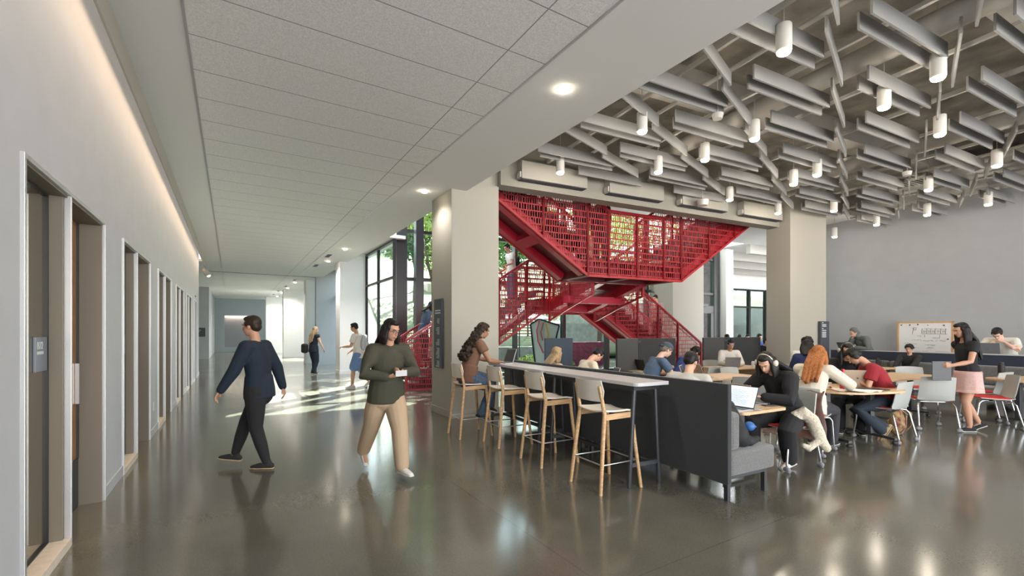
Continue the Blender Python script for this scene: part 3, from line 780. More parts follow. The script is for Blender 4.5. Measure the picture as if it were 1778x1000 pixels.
def bar_table(s0, s1, lab):
    t = thing('bar_table', lab, 'bar table', BW(0, 0, 0), AB, 'bar tables of the counter')
    H = 1.035; n0, n1 = -.475, -.045
    pts = []
    rr = .07
    for cx, cy, a0 in ((n1-.01, s0+.01, 270), (n1-.01, s1-.01, 0), (n0+rr, s1-rr, 90), (n0+rr, s0+rr, 180)):
        r = rr if cx < -.2 else .01
        for k in range(6): a = R(a0+90*k/5); pts.append((cx+r*math.cos(a), cy+r*math.sin(a)))
    b = MB(); b.prism(pts, H-.035, H); b.build('table_top', TOPG, t, bevel=.003)
    b = MB(); b.box(n0+.06, n1-.03, s0+.1, s0+.15, H-.085, H-.035); b.box(n0+.06, n1-.03, s1-.15, s1-.1, H-.085, H-.035); b.box(n0+.09, n0+.13, s0+.12, s1-.12, H-.075, H-.035); b.build('frame', DARKM, t)
    for s in (s0+.125, s1-.125):
        for x0, x1 in ((n0+.02, n0+.09), (n1-.01, n1-.06)):
            b = MB(); b.tube([(x0, s, .01), (x1, s, H-.06)], .024, n=10, flat=.8); b.build('leg', DARKM, t, smooth=True)
        b = MB(); b.bar((n0+.04, s, .22), (n1-.02, s, .22), .03, .04); b.build('side_rail', DARKM, t)
    b = MB(); b.bar((n0+.25, s0+.12, .22), (n0+.25, s1-.12, .22), .06, .03); b.build('foot_rail', DARKM, t)
    return t
bar_table(.62, 2.26, 'pale counter table at the near end, legs charcoal')
bar_table(2.29, 3.93, 'pale counter table at the far end beside the column')

# upholstered bench behind the counter
def bench(s0, s1, lab):
    t = thing('bench_sofa', lab, 'sofa', BW(0, 0, 0), AB, 'booth sofas behind the counter')
    b = MB(); b.box(0, .055, s0, s1, .17, 1.064); b.build('back_panel', FELT, t, bevel=.008)
    b = MB(); b.box(.06, .71, s0+.01, s1-.005, .23, .45); b.build('seat', CUSH, t, bevel=.03)
    n = 2; L = (s1-s0)/n
    for i in range(n):
        b = MB(); b.box(.06, .20, s0+L*i+.012, s0+L*(i+1)-.012, .455, .80); b.build('back_cushion', CUSH, t, bevel=.04)
    for s in (s0+.08, s1-.1):
        for x in (.10, .64): b = MB(); b.box(x-.02, x+.02, s-.02, s+.02, 0, .2); b.build('leg', DARKM, t)
        b = MB(); b.box(.08, .66, s-.02, s+.02, .19, .23); b.build('under_frame', DARKM, t)
bench(0, 2.12, 'charcoal felt-backed grey sofa at the near end of the counter')
bench(2.14, 4.26, 'charcoal felt-backed grey sofa at the far end of the counter')

# ---------------------------------------------------------------- tables
def caster(mb, x, y, mi=1):
    mb.tube([(x-.014, y, .03), (x+.014, y, .03)], .03, n=12, mi=mi)
def table(name, lab, x, y, rz, L, W, round_=.06, ped=True, H=.74, grp=None):
    t = thing(name, lab, 'table', (x, y, 0), rz, grp); pts = []
    for cx, cy, a0 in ((L/2-round_, W/2-round_, 0), (-L/2+round_, W/2-round_, 90), (-L/2+round_, -W/2+round_, 180), (L/2-round_, -W/2+round_, 270)):
        for k in range(9): a = R(a0+90*k/8); pts.append((cx+round_*math.cos(a), cy+round_*math.sin(a)))
    b = MB(); b.prism(pts, H-.028, H); b.build('table_top', OAKT, t, bevel=.002)
    xs = (-L/2+.3, L/2-.3) if L > .95 else (0,)
    for xx in xs:
        b = MB(); b.box(xx-.035, xx+.035, -.035, .035, .09, H-.03); b.box(xx-.03, xx+.03, -W/2+.1, W/2-.1, H-.05, H-.028); b.build('leg', DARKM, t, bevel=.004)
        b = MB(); b.box(xx-.025, xx+.025, -W/2+.12, W/2-.12, .065, .095); f = b.build('foot', DARKM, t)
        for y_ in (-W/2+.13, W/2-.13): c = MB(); caster(c, xx, y_, 0); c.tube([(xx-.016, y_, .03), (xx+.016, y_, .03)], .014, n=8, mi=1); c.build('caster', [RUB, CHROME], f)
    return t
table('study_table', 'oak study table in the booth nearest the camera', *BW(.85, .83)[:2], AB+90, 1.3, .72, .06)
table('study_table', 'oak study table in the second booth along the counter', *BW(.85, 2.6)[:2], AB+90, 1.5, .72)
table('study_table', 'round-ended oak table between the hooded redhead and the boy in red', 4.72, 6.38, 12, 1.35, .95, .45)
table('study_table', 'long oak table before the empty grey chair', 6.75, 8.1, AR, 1.9, .8, .08)
table('study_table', 'oak table with black bags at the right end of the room', 8.8, 7.6, 12, 1.5, .8, .3)
table('study_table', 'oak table beyond the girl with headphones, before the navy bench', 7.55, 9.9, AR, 1.6, .7, .08)
table('study_table', 'oak table where the man in the backwards cap works', 3.55, 8.05, AR, 1.7, .75, .08)
table('study_table', 'oak table in front of the two curly-haired students', 5.95, 8.9, AR, 1.0, .7, .08)
t = thing('study_desk', 'oak desk with side panel in front of the woman in white', 'desk', (5.0, 10.2, 0), AR)
MB().box(-.65, .75, -.35, .35, .71, .74).build('desk_top', OAKT, t, bevel=.003); MB().box(.35, .75, -.33, .33, .3, .71).build('side_cabinet', OAKT, t, bevel=.003); MB().box(-.62, -.58, -.3, .3, 0, .71).build('side_panel', OAKT, t); MB().box(.36, .74, -.3, .3, 0, .3).build('plinth', DARKM, t)

# ---------------------------------------------------------------- mobile chairs
def chair_proto():
    t = thing('study_chair', '', 'chair')            # faces +y
    g = []
    prof = [(.20, .455), (.12, .448), (0, .442), (-.12, .442), (-.19, .458), (-.225, .50), (-.245, .57), (-.262, .66), (-.28, .76), (-.295, .84)]
    for k, (y, z) in enumerate(prof):
        f = k/(len(prof)-1); w = .235 if k < 5 else .235-.015*(k-4)/5
        row = []
        for j in range(9):
            x = -w+2*w*j/8; q = (abs(x)/w)**2.5
            if k < 5: row.append((x, y, z+.02*q))
            else: row.append((x, y+.045*q, z-.015*q*(1 if k == len(prof)-1 else 0)))
        g.append(row)
    b = MB(); b.sheet(g[::-1], .012); b.build('shell', SHELL, t, smooth='auto', bevel=.003)
    g = [[(x*.2, y, .462+.012*x*x) for x in (-1, -.5, 0, .5, 1)] for y in (-.17, -.08, .03, .14, .2)]
    b = MB(); b.sheet(g[::-1], .022); b.build('seat_pad', REDC, t, smooth='auto', bevel=.006)
    for sx in (-1, 1):
        for sy, pts in ((1, [(sx*.16, .1, .43), (sx*.215, .19, .425), (sx*.235, .225, .38), (sx*.245, .265, .075)]), (-1, [(sx*.16, -.1, .43), (sx*.215, -.17, .425), (sx*.235, -.20, .38), (sx*.25, -.27, .075)])):
            b = MB(); b.tube(pts, .0125, n=8); l = b.build('leg', CHROME, t, smooth=True)
            c = MB(); x, y = pts[-1][:2]; c.tube([(x-.014, y, .028), (x+.014, y, .028)], .026, n=12); c.tube([(x, y, .03), (x, y, .08)], .012, n=8); c.build('caster', mat('grey caster', (.2, .2, .21), .5), l, smooth='auto')
    b = MB(); b.tube([(-.17, .1, .43), (.17, .1, .43)], .011, n=8); b.tube([(-.17, -.1, .43), (.17, -.1, .43)], .011, n=8); b.build('cross_bar', CHROME, t, smooth=True)
    return t
CHS = [(3.14, 5.27, 112, 'grey mobile chair with red pad under the woman in cream headphones'),
       (3.78, 5.86, -48, 'grey mobile chair holding the redhead in the cream hoodie'),
       (5.3, 6.48, 28, 'grey mobile chair holding the boy in the red t-shirt'),
       (6.62, 7.22, -18, 'empty grey mobile chair, back to the camera, beside the standing woman'),
       (7.75, 7.35, 62, 'grey mobile chair being pulled by the standing woman'),
       (8.35, 8.0, 20, 'grey mobile chair at the far right, red pad showing'),
       (7.75, 8.75, 160, 'empty grey chair on the far side of the long oak table'),
       (5.35, 7.35, 155, 'grey mobile chair under the black-haired girl with headphones'),
       (5.85, 9.5, 170, 'grey mobile chair under the curly-haired student in white'),
       (5.6, 8.45, -20, 'grey mobile chair under the dark-haired student in navy, seen from behind'),
       (4.3, 8.6, 200, 'empty pale chair behind the head of the man in the striped shirt'),
       (3.75, 7.15, -35, 'empty pale chair in front of the woman in white'),
       (4.15, 7.6, 80, 'pale chair carrying the pink backpack'),
       (1.12, 7.5, -60, 'grey chair under the black-haired boy near the glazing'),
       (2.45, 8.0, -80, 'grey chair under the man in the backwards cap'),
       (3.2, 10.6, 200, 'grey chair in the screened booth behind the cap'),
       (3.9, 9.2, 30, 'grey chair under the student in royal blue'),
       (4.9, 10.85, 195, 'grey chair under the woman in the white blouse')]
chp = chair_proto()
for k, (x, y, rz, lab) in enumerate(CHS):
    if k == 0: chp.location = (x, y, 0); chp.rotation_euler = (0, 0, R(rz)); chp['label'] = lab; chp['group'] = 'grey mobile chairs'
    else: dup(chp, (x, y, 0), rz, lab, 'grey mobile chairs')

# ---------------------------------------------------------------- privacy screens and navy bench
def screen(lab, p0, p1, z0, z1, p2=None, m=FELT):
    t = thing('privacy_screen', lab, 'privacy screen', (p0[0], p0[1], 0), 0)
    def seg(a, b):
        q = MB(); a, b = Vector(a), Vector(b); d = (b-a).normalized(); nrm = Vector((-d.y, d.x))*.02
        q.plate([(a.x-p0[0]-nrm.x, a.y-p0[1]-nrm.y, z0), (b.x-p0[0]-nrm.x, b.y-p0[1]-nrm.y, z0), (b.x-p0[0]-nrm.x, b.y-p0[1]-nrm.y, z1), (a.x-p0[0]-nrm.x, a.y-p0[1]-nrm.y, z1)], (2*nrm.x, 2*nrm.y, 0)); q.build('felt_panel', m, t, bevel=.012)
        for e in (a+(b-a)*.08, a+(b-a)*.92): q = MB(); q.box(e.x-p0[0]-.02, e.x-p0[0]+.02, e.y-p0[1]-.02, e.y-p0[1]+.02, 0, z0+.02); q.build('leg', DARKM, t)
    seg(p0, p1)
    if p2:
        seg(p1, p2)
        q = MB(); x, y = p1[0]-p0[0], p1[1]-p0[1]; q.box(x-.04, x+.06, y-.05, y+.0, z1-.10, z1-.05); q.build('corner_clip', RUB, t)
screen('slate blue privacy screen standing alone in front of the glazing', (.645, 9.0), (1.23, 9.25), .35, 1.40, None, FELTB)
screen('tall charcoal corner screen behind the man in the cap', (2.04, 8.9), (2.62, 9.5), .35, 1.39, (3.52, 9.82))
screen('tall charcoal corner screen behind the woman in white', (4.78, 11.4), (5.59, 12.0), .35, 1.38, (6.72, 12.32))
t = thing('high_back_bench', 'long navy bench back with pale top strip in front of the whiteboard', 'bench', RW(12.8, 3.2, 0), AR)
for a, b_ in ((-6.5, -1.75), (-1.73, 1.2), (1.22, 4.0)): q = MB(); q.box(0, .07, a, b_, .2, 1.05); q.build('back_panel', FELTN, t, bevel=.01)
MB().box(-.005, .085, -6.5, 2.2, 1.052, 1.075).build('top_strip', TOPG, t)
MB().box(-.68, -.02, -6.5, 4.0, .22, .45).build('seat', CUSH, t, bevel=.03)
for i in range(6): q = MB(); q.box(-.18, -.01, 3.98-1.35*(i+1)+.02, 3.98-1.35*i-.02, .46, .84); q.build('back_cushion', CUSH, t, bevel=.04)
for i in range(6): q = MB(); q.box(-.62, -.56, 3.8-1.8*i, 3.86-1.8*i, 0, .22); q.box(-.06, 0, 3.8-1.8*i, 3.86-1.8*i, 0, .22); q.build('leg', DARKM, t)
# work counter behind the bench for the hooded student
t = thing('high_table', 'pale high table just behind the navy bench', 'table', RW(13.1, 3.2, 0), AR)
MB().box(0, .55, -6.4, 3.6, 1.0, 1.035).build('table_top', TOPG, t, bevel=.003)
for y in (-6.2, -2.9, .3, 3.4): q = MB(); q.box(.24, .30, y-.03, y+.03, 0, 1.0); q.build('leg', DARKM, t)

# ---------------------------------------------------------------- whiteboard
t = thing('whiteboard', 'wood-framed whiteboard covered in handwriting in front of the grey wall', 'whiteboard', RW(WR-.5, 6.14, 0), AR)
WB0, WB1 = .78, 1.80; y0, y1 = -.58, .62     # faces -x
f = MB(); f.box(0, .04, y0, y1, WB1-.045, WB1); f.box(0, .04, y0, y1, WB0, WB0+.045); f.box(0, .04, y0, y0+.045, WB0, WB1); f.box(0, .04, y1-.045, y1, WB0, WB1); f.build('frame', OAK, t, bevel=.003)
MB().box(.008, .03, y0+.04, y1-.04, WB0+.04, WB1-.04).build('writing_surface', mat('board white', (.72, .72, .73), .25), t)
for y in (y0+.02, y1-.02): q = MB(); q.box(.02, .05, y-.02, y+.02, .06, WB0); q.box(-.2, .25, y-.02, y+.02, .05, .09); q.build('leg', OAK, t)
k = MB(); rr = random.Random(3)
def W(px, py):   # board coordinates from its upper-left corner as one looks at it, 0..1
    return (.004, y1-.045-(y1-y0-.09)*px, WB1-.045-(WB1-WB0-.09)*py)
def stroke(pts, r=.0035): k.tube([W(*p) for p in pts], r, n=5)
for x0 in (.46, .55, .63, .71, .81, .9): stroke([(x0, .16), (x0-.005, .30)]); 
stroke([(.46, .30), (.93, .31)]); stroke([(.50, .15), (.93, .18)], .002)
for x0 in (.505, .595, .675, .765, .86):
    stroke([(x0+.02*math.cos(a), .24+.025*math.sin(a)) for a in np.linspace(0, 6.3, 9)], .003)
stroke([(.27, .13), (.30, .16), (.28, .22), (.265, .32)]); stroke([(.32+.03*math.cos(a), .16+.04*math.sin(a)) for a in np.linspace(0, 6, 9)])
stroke([(.51, .33), (.51, .40)]); stroke([(.79, .34), (.79, .42), (.66, .42)])
def scrawl(x0, x1, y, a=.018):
    p = []; x = x0
    while x < x1:
        p.append((x, y+rr.uniform(-a, a))); x += .011
        if rr.random() < .12:
            if len(p) > 1: stroke(p, .0028)
            p = []; x += .012
    if len(p) > 1: stroke(p, .0028)
for a, b_, y in ((.37, .45, .37), (.26, .44, .48), (.48, .9, .50), (.12, .20, .58), (.26, .37, .60), (.52, .72, .62), (.20, .39, .71), (.55, .68, .70)): scrawl(a, b_, y)
for x0, x1 in ((.33, .42), (.46, .56), (.72, .95)): stroke([(x0, .80), (x1, .80), (x1, .94), (x0, .94), (x0, .80)], .0022)
k.build('handwriting', INK, t)
for px, py in ((.05, .05), (.22, .05), (.38, .04), (.57, .06), (.87, .07), (.94, .45)): q = MB(); p = W(px, py); q.tube([p, (p[0]-.015, p[1], p[2])], .016 if px != .57 else .01, n=12); q.build('magnet', RUB, t)
# ---------------------------------------------------------------- people
SKIN = {'light': (.62, .36, .25), 'tan': (.47, .26, .17), 'brown': (.30, .155, .095), 'pale': (.66, .42, .32), 'dark': (.13, .065, .04)}
def skin(k): return mat('skin '+k, SKIN[k], .5, spec=.35)
def hairm(k):
    c = {'black': (.012, .010, .010), 'dark': (.03, .018, .012), 'brown': (.06, .032, .018), 'red': (.34, .12, .035), 'blond': (.36, .25, .14), 'grey': (.2, .17, .14)}[k]
    return mat('hair '+k, c, .5, spec=.25, noise=(60, .4, None, (1, 1, .2)), bump=(70, .15))
def cloth(n, c, **k): return mat('cloth '+n, c, .9, bump=(90, .12), **k)
def ik(a, b, l1, l2, pole):
    a, b = Vector(a), Vector(b); d = b-a; L = d.length
    if L > .995*(l1+l2): b = a+d.normalized()*.995*(l1+l2); d = b-a; L = d.length
    if L < abs(l1-l2)+.02: L = abs(l1-l2)+.02
    u = d.normalized(); p = Vector(pole); p = (p-u*p.dot(u)).normalized()
    x = (l1*l1-l2*l2+L*L)/(2*L); return a+u*x+p*math.sqrt(max(0, l1*l1-x*x)), b
def hand(m, w, d, palm, thumb, s=1., curl=25, grip=None):
    """palm, four fingers of two bent segments and a thumb; d direction, palm normal, side towards the thumb"""
    d = Vector(d).normalized(); p = Vector(palm); p = (p-d*p.dot(d)).normalized(); t = d.cross(p)
    if t.dot(Vector(thumb)) < 0: t = -t
    w = Vector(w)
    m.tube([w-d*.02*s, w+d*.035*s, w+d*.08*s], [.024*s, .036*s, .037*s], n=10, side=t, flat=[.75, .42, .36])
    for k, (o, L, r) in enumerate(((.027, .068, .0092), (.009, .076, .0095), (-.009, .071, .0092), (-.027, .055, .0084))):
        a = w+d*.078*s+t*o*s; c = R(curl*(1+.12*k)); d1 = (d*math.cos(c)+p*math.sin(c)+t*o*2).normalized(); d2 = (d*math.cos(2.1*c)+p*math.sin(2.1*c)).normalized()
        b = a+d1*L*.52*s; m.tube([a-d*.015*s, b, b+d2*L*.48*s], [r*1.08*s, r*s, r*.85*s], n=7)
    a = w+d*.018*s+t*.026*s; d1 = (d*.75+t*.6+p*.25).normalized(); b = a+d1*.036*s; m.tube([a, b, b+(d*.95+p*.35+t*.1).normalized()*.032*s], [.013*s, .0105*s, .009*s], n=7)
def shoe(par, ankle, toe, mt, sole, s, sn=''):
    """shoe pointing along toe from the ankle joint"""
    a = Vector(ankle); f = Vector(toe).normalized(); u = Vector((0, 0, 1)); side = f.cross(u)
    if side.length < .1: side = Vector((1, 0, 0))
    side.normalize(); u = side.cross(f).normalized()
    base = a-u*.075*s
    m = MB(); m.tube([base-f*.055*s+u*.036*s, base+f*.02*s+u*.042*s, base+f*.10*s+u*.030*s, base+f*.165*s+u*.022*s], [.033*s, .038*s, .041*s, .032*s], n=14, side=side, flat=[1.05, 1.05, .75, .6])
    m.tube([base-f*.03*s+u*.04*s, a-f*.01*s+u*.015*s], [.034*s, .037*s], n=12, side=side)
    o = m.build('shoe', mt, par, voxel=.008, relax=2)
    q = MB(); q.tube([base-f*.07*s+u*.008*s, base+f*.05*s+u*.008*s, base+f*.12*s+u*.008*s, base+f*.18*s+u*.010*s], [.034*s, .035*s, .043*s, .030*s], n=16, side=side, flat=.30)
    q.build('sole', sole, o, smooth='auto')
def person(lab, loc, rz, H=1.68, sk='light', pelvis=None, lean=4, curve=4, head=(8, 0), hands=None, feet=None, knees=None, elbows=None,
           top=None, topc='long', bottom=None, legs='long', shoes=None, sole=None, hair=('black', 'short'), fine=.0085, female=False, handk=None, skirt=None, bulk=1., side_lean=0, grp=None, twist=0, pads=None, loose=1., bracket=None):
    p = thing('person', lab, 'person', loc, rz, grp)
    S = H/1.7; X = Vector((1, 0, 0))
    P = Vector(pelvis if pelvis else (0, 0, .53*H))
    def dirn(a): return Vector((math.sin(R(side_lean)), math.sin(R(a)), math.cos(R(a)))).normalized()
    u1, u2, u3 = dirn(lean), dirn(lean+curve), dirn(lean+2*curve)
    waist = P+u1*.10*H; chest = waist+u2*.115*H; nb = chest+u3*.112*H
    hd = dirn(min(lean+2*curve, 45)+head[0]*.5); hp = R(head[0]+(lean+2*curve)*.55 if head[0] > 0 else head[0])
    nk = nb+(u3+hd).normalized()*.045*H
    hc = nb+hd*.108*H+Vector((0, .012*H, 0))
    HR = Matrix.Rotation(R(head[1]), 3, 'Z') @ Matrix.Rotation(-hp, 3, 'X')
    sw = (.104 if female else .116)*H; side = Matrix.Rotation(R(twist), 3, 'Z') @ X
    sh = [nb-u3*.028*H-side*sw, nb-u3*.028*H+side*sw]; hw = .052*H
    hp_ = [P-X*hw, P+X*hw]
    # defaults
    feet = feet or [((-.1, .02, .075), (-.1, 1, 0)), ((.1, .02, .075), (.1, 1, 0))]
    hands = hands or [(-.24, .05, .50*H), (.24, .05, .50*H)]
    knees = knees or [(-.1, 1, .0), (.1, 1, .0)]; elbows = elbows or [(-.5, -1, -.4), (.5, -1, -.4)]
    K, A, E, W = [], [], [], []
    for i in (0, 1):
        k, a = ik(hp_[i], feet[i][0], .245*H, .24*H, knees[i]); K.append(k); A.append(a)
        e, w = ik(sh[i], hands[i], .168*H, .15*H, elbows[i]); E.append(e); W.append(w)
    b = bulk
    # one continuous body
    m = MB()
    def torso(m, g, z0=0, neck=True, ck=1.):
        gx = 1 if not female else .93
        m.tube([P-u1*.03*H, P+u1*.02*H, waist, chest, chest+u3*.05*H, nb-u3*.02*H], [(.094*b)*H+g, .098*b*H*(1.04 if female else 1)+g, .082*b*H*gx+g, .096*b*H*gx+g, .094*b*H*gx+g, .06*H+g], n=18, side=side, flat=[.72, .72, .74, .70, .66, .7], ck=ck)
    torso(m, -.008)
    m.tube([nb-u3*.02*H, nk, hc-HR @ Vector((0, .01, .05))*S], [.034*H, .031*H, .031*H], n=12)
    for i in (0, 1):
        m.tube([nb-u3*.035*H, sh[i]], [.035*H, .031*H], n=10)
        m.tube([sh[i], sh[i].lerp(E[i], .4), E[i], E[i].lerp(W[i], .35), W[i]], [.030*H*b, .027*H*b, .022*H, .0225*H, .0145*H], n=12)
        hk = (handk or [None, None])[i] or {}
        d = Vector(hk.get('d', (W[i]-E[i]).normalized())); pl = Vector(hk.get('palm', (0, 0, -1))); th = Vector(hk.get('thumb', (1 if i == 0 else -1, 0, .3)))
        hand(m, W[i], d, pl, th, S*.98, hk.get('curl', 25))
        m.tube([hp_[i], hp_[i].lerp(K[i], .45), K[i], K[i].lerp(A[i], .35), A[i]], [.056*H*b, .048*H*b, .034*H, .033*H, .020*H], n=14)
        f = Vector(feet[i][1]).normalized(); m.tube([A[i], A[i]+f*.05-Vector((0, 0, .03)), A[i]+f*.13*S-Vector((0, 0, .045*S))], [.026*S, .028*S, .022*S], n=10)
    def hp3(x, y, z): return hc+HR @ (Vector((x, y, z))*S)
    m.ell(hp3(0, -.012, .028), (.074*S, .092*S, .086*S), HR); m.ell(hp3(0, .022, -.035), (.056*S, .066*S, .078*S), HR); m.ell(hp3(0, .055, -.088), (.026*S, .022*S, .018*S), HR)
    m.tube([hp3(0, .080, .015), hp3(0, .094, -.018), hp3(0, .099, -.028)], [.008*S, .010*S, .0115*S], n=8); m.ell(hp3(0, .078, -.058), (.022*S, .014*S, .012*S), HR)
    m.ell(hp3(0, .072, .03), (.05*S, .018*S, .014*S), HR)
    for sx in (-1, 1): m.ell(hp3(sx*.074, -.005, -.008), (.009*S, .018*S, .031*S), HR, n=10, m=7)
    m.build('body', skin(sk), p, voxel=fine, relax=2)
    ey = MB()
    for sx in (-1, 1): ey.ell(hp3(sx*.030, .0745, .008), (.0115*S, .0075*S, .0055*S), HR, n=10, m=7)
    eo = ey.build('eyes', mat('eye white', (.6, .58, .55), .3), p, smooth=True)
    ey = MB()
    for sx in (-1, 1): ey.ell(hp3(sx*.030, .0792, .008), (.0052*S, .004*S, .0052*S), HR, n=8, m=6)
    ey.build('irises', mat('iris dark', (.02, .012, .01), .2), eo, smooth=True)
    ey = MB()
    for sx in (-1, 1): ey.tube([hp3(sx*.015, .084, .028), hp3(sx*.032, .084, .032), hp3(sx*.048, .073, .027)], [.004*S, .0045*S, .003*S], n=6)
    ey.build('eyebrows', hairm(hair[0]), p, smooth=True)
    ey = MB(); ey.tube([hp3(-.02, .083, -.058), hp3(0, .091, -.056), hp3(.02, .083, -.058)], [.004*S, .0065*S, .004*S], n=8); ey.build('lips', mat('lips '+sk, tuple(c*f for c, f in zip(SKIN[sk], (.8, .5, .55))), .4), p, smooth=True)
    # hair
    hm = hairm(hair[0]); hs = hair[1]; q = MB(); rr = random.Random(len(lab))
    q.ell(hp3(0, -.030, .045), (.083*S, .090*S, .086*S), HR); q.ell(hp3(0, .012, .092), (.058*S, .066*S, .036*S), HR); q.ell(hp3(0, -.055, -.005), (.072*S, .058*S, .062*S), HR)
    for sx in (-1, 1): q.ell(hp3(sx*.066, .006, .03), (.020*S, .038*S, .036*S), HR)
    b_ = bulk
    if hs in ('long', 'bob', 'longfront'):
        L = {'long': .42, 'bob': .16, 'longfront': .36}[hs]*S
        back = -u3*.9+Vector((0, -.18 if lean < 25 else -.05, -.35)); back.normalize()
        if lean > 25: back = (Vector((0, -.25, -1)) if hs != 'long' else -u3).normalized()
        nn = Vector((0, u3.z, -u3.y)); gb = .105*b_+.012*loose
        for j in range(11):
            x = -.075+.15*j/10; st_ = hp3(x, -.06+.03*abs(x)/.07, .02)
            if hair[0] == 'red': x += .02
            mid = nb+u3*.01-nn*(gb*.85)+Vector((x*1.1, 0, 0)); end = nb-u3*max(.04, L-.14)*rr.uniform(.85, 1.1)-nn*(gb+.015+.02*math.sin(j*2.1))+Vector((x*1.25+rr.uniform(-.01, .01), 0, 0))
            q.tube([st_, mid, end], [.034*S, .032*S, .017*S], n=8)
        for sx in (-1, 1):
            yy = .05 if hs == 'longfront' else -.02
            for y0_, r0 in ((.008, .020), (-.018, .030), (-.05, .036)):
                f0 = hp3(sx*.072, y0_, .02); q.tube([f0, f0+Vector((sx*.016, yy*.3, -.10))*S, f0+Vector((sx*.016, yy, -.10-L*.42))*S], [r0*S, r0*1.2*S, r0*.8*S], n=8)
    if hs == 'curlylong':
        for tt in (-.05, 0, .05): q.tube([hp3(tt, -.05, .05), hc.lerp(nb, .6)-Vector((0, .085, 0))+Vector((tt*1.3, 0, 0)), nb-u3*.27-Vector((0, .115, 0))+Vector((tt*1.8, 0, 0))], .045*S, n=10)
        for j in range(420):
            a = rr.uniform(-1, 1); f = rr.random(); wdt = .085+.085*f; nn = Vector((0, u3.z, -u3.y))
            p0, p1, p2 = hp3(0, -.04, .09), hc.lerp(nb, .55)-nn*.10, nb-u3*.30-nn*.135
            bp = p0*(1-f)**2+p1*2*f*(1-f)+p2*f*f
            q.ell(bp+Vector((a*wdt, rr.uniform(-.05, .015)+.06*abs(a)**3, rr.uniform(-.02, .02))), rr.uniform(.013, .026)*S, n=7, m=5)
    if hs == 'curly':
        for j in range(70):
            a, e = rr.uniform(0, 6.28), rr.uniform(-.15, 1.4); v = Vector((math.cos(a)*math.cos(e)*.09, math.sin(a)*math.cos(e)*.10-.025, math.sin(e)*.10+.03))
            if v.y > .045 and v.z < .08: continue
            q.ell(hp3(*v), rr.uniform(.018, .028)*S, n=8, m=6)
    if hs == 'cap':
        c = MB(); c.ell(hp3(0, -.016, .060), (.090*S, .108*S, .080*S), HR); c.tube([hp3(0, -.10, .03), hp3(0, -.165, .005)], [.06*S, .045*S], n=12, side=HR @ X, flat=.16)
        c.build('cap', cloth('cap navy', (.06, .07, .10)), p, voxel=.008)
    if hs == 'hood':
        c = MB(); c.ell(hp3(0, -.040, .035), (.096*S, .098*S, .105*S), HR); c.ell(hp3(0, -.07, -.06), (.080*S, .065*S, .07*S), HR); c.tube([nb-u3*.03-Vector((0, .03, 0)), hc-Vector((0, .06, .06))*S], [.075*S, .07*S], n=12)
        c.build('hood', top, p, voxel=.012)
    if hs == 'band':
        c = MB(); c.tube([hp3(.080*math.cos(a), -.018+.090*math.sin(a), .062+.02*math.sin(a)) for a in np.linspace(0, 6.283, 16)], .016*S, n=8, flat=.5); c.build('headband', cloth('blue band', (.03, .09, .22)), p, smooth=True)
        q.ell(hp3(0, -.10, .04), .045*S)
    if hs != 'hood': q.build('hair', hm, p, voxel=max(.008, fine), relax=1 if 'curly' in hs else 3)
    # clothes
    if top:
        g = .013*loose; c = MB(); torso(c, g+.002, ck=.25)
        if topc != 'tight': c.tube([P-u1*.045*H, P+u1*.01*H, waist], [.100*b*H+g*1.3, .100*b*H+g*1.1, .088*b*H+g], n=16, side=side, flat=.78, ck=.12)
        for i in (0, 1):
            c.tube([nb-u3*.035*H, sh[i]], [.036*H+g, .033*H+g], n=10)
            if topc == 'long': c.tube([sh[i], sh[i].lerp(E[i], .5), E[i], W[i].lerp(E[i], .06)], [.032*H+g, .029*H+g, .026*H+g, .017*H+g*.8], n=12)
            elif topc != 'sleeveless': c.tube([sh[i], sh[i].lerp(E[i], .60 if topc == 'short' else .42)], [.033*H+g, .031*H+g*1.3], n=12, ck=.15)
        if topc == 'long': c.tube([nb-u3*.03*H, nb-u3*.002*H], [.052*H, .040*H], n=14, ck=.2)
        c.build('hoodie' if hs == 'hood' else 'shirt', top, p, voxel=max(fine, .009), relax=3)
    if bottom:
        g = .012*loose; c = MB(); c.tube([P-u1*.03*H, P+u1*.055*H], [.098*b*H+g*.4, .090*b*H+g*.4], n=16, side=X, flat=.76)
        for i in (0, 1):
            if legs == 'long': c.tube([hp_[i], hp_[i].lerp(K[i], .5), K[i], K[i].lerp(A[i], .5), A[i].lerp(K[i], .04)], [.058*H*b+g*.4, .052*H*b+g, .040*H+g, .036*H+g, .030*H+g], n=14)
            elif legs == 'slim': c.tube([hp_[i], hp_[i].lerp(K[i], .5), K[i], K[i].lerp(A[i], .5), A[i].lerp(K[i], .06)], [.058*H+g, .050*H+g*.7, .037*H+g*.5, .034*H+g*.4, .024*H+g*.3], n=14)
            else: c.tube([hp_[i], hp_[i].lerp(K[i], .45), hp_[i].lerp(K[i], .78)], [.060*H+g, .056*H+g*1.6, .054*H+g*2], n=14)
        c.build('shorts' if legs == 'short' else 'trousers', bottom, p, voxel=max(fine, .009), relax=3)
    if skirt:
        z0 = P.z+.05*H; c = MB(); g = []; N = 33
        for i in range(7):
            f = i/6; row = []
            for j in range(N):
                a = 2*math.pi*j/(N-1); r = (.107+.020*f)*H*(1+.04*f*math.sin(9*a)); row.append((P.x+r*math.cos(a), P.y+r*.80*math.sin(a), z0-.20*H*f))
            g.append(row)
        c.sheet(g, .01); c.build('skirt', skirt, p, smooth=True)
    sh_m = shoes or cloth('black shoe', (.02, .02, .02)); so_m = sole or mat('white sole', (.55, .54, .5), .6)
    for i in (0, 1): shoe(p, A[i], feet[i][1], sh_m, so_m, S)
    p['_'] = 0; del p['_']
    return p, dict(W=W, E=E, K=K, A=A, sh=sh, hc=hc, HR=HR, P=P, nb=nb, S=S, hp3=hp3, chest=chest, u3=u3)
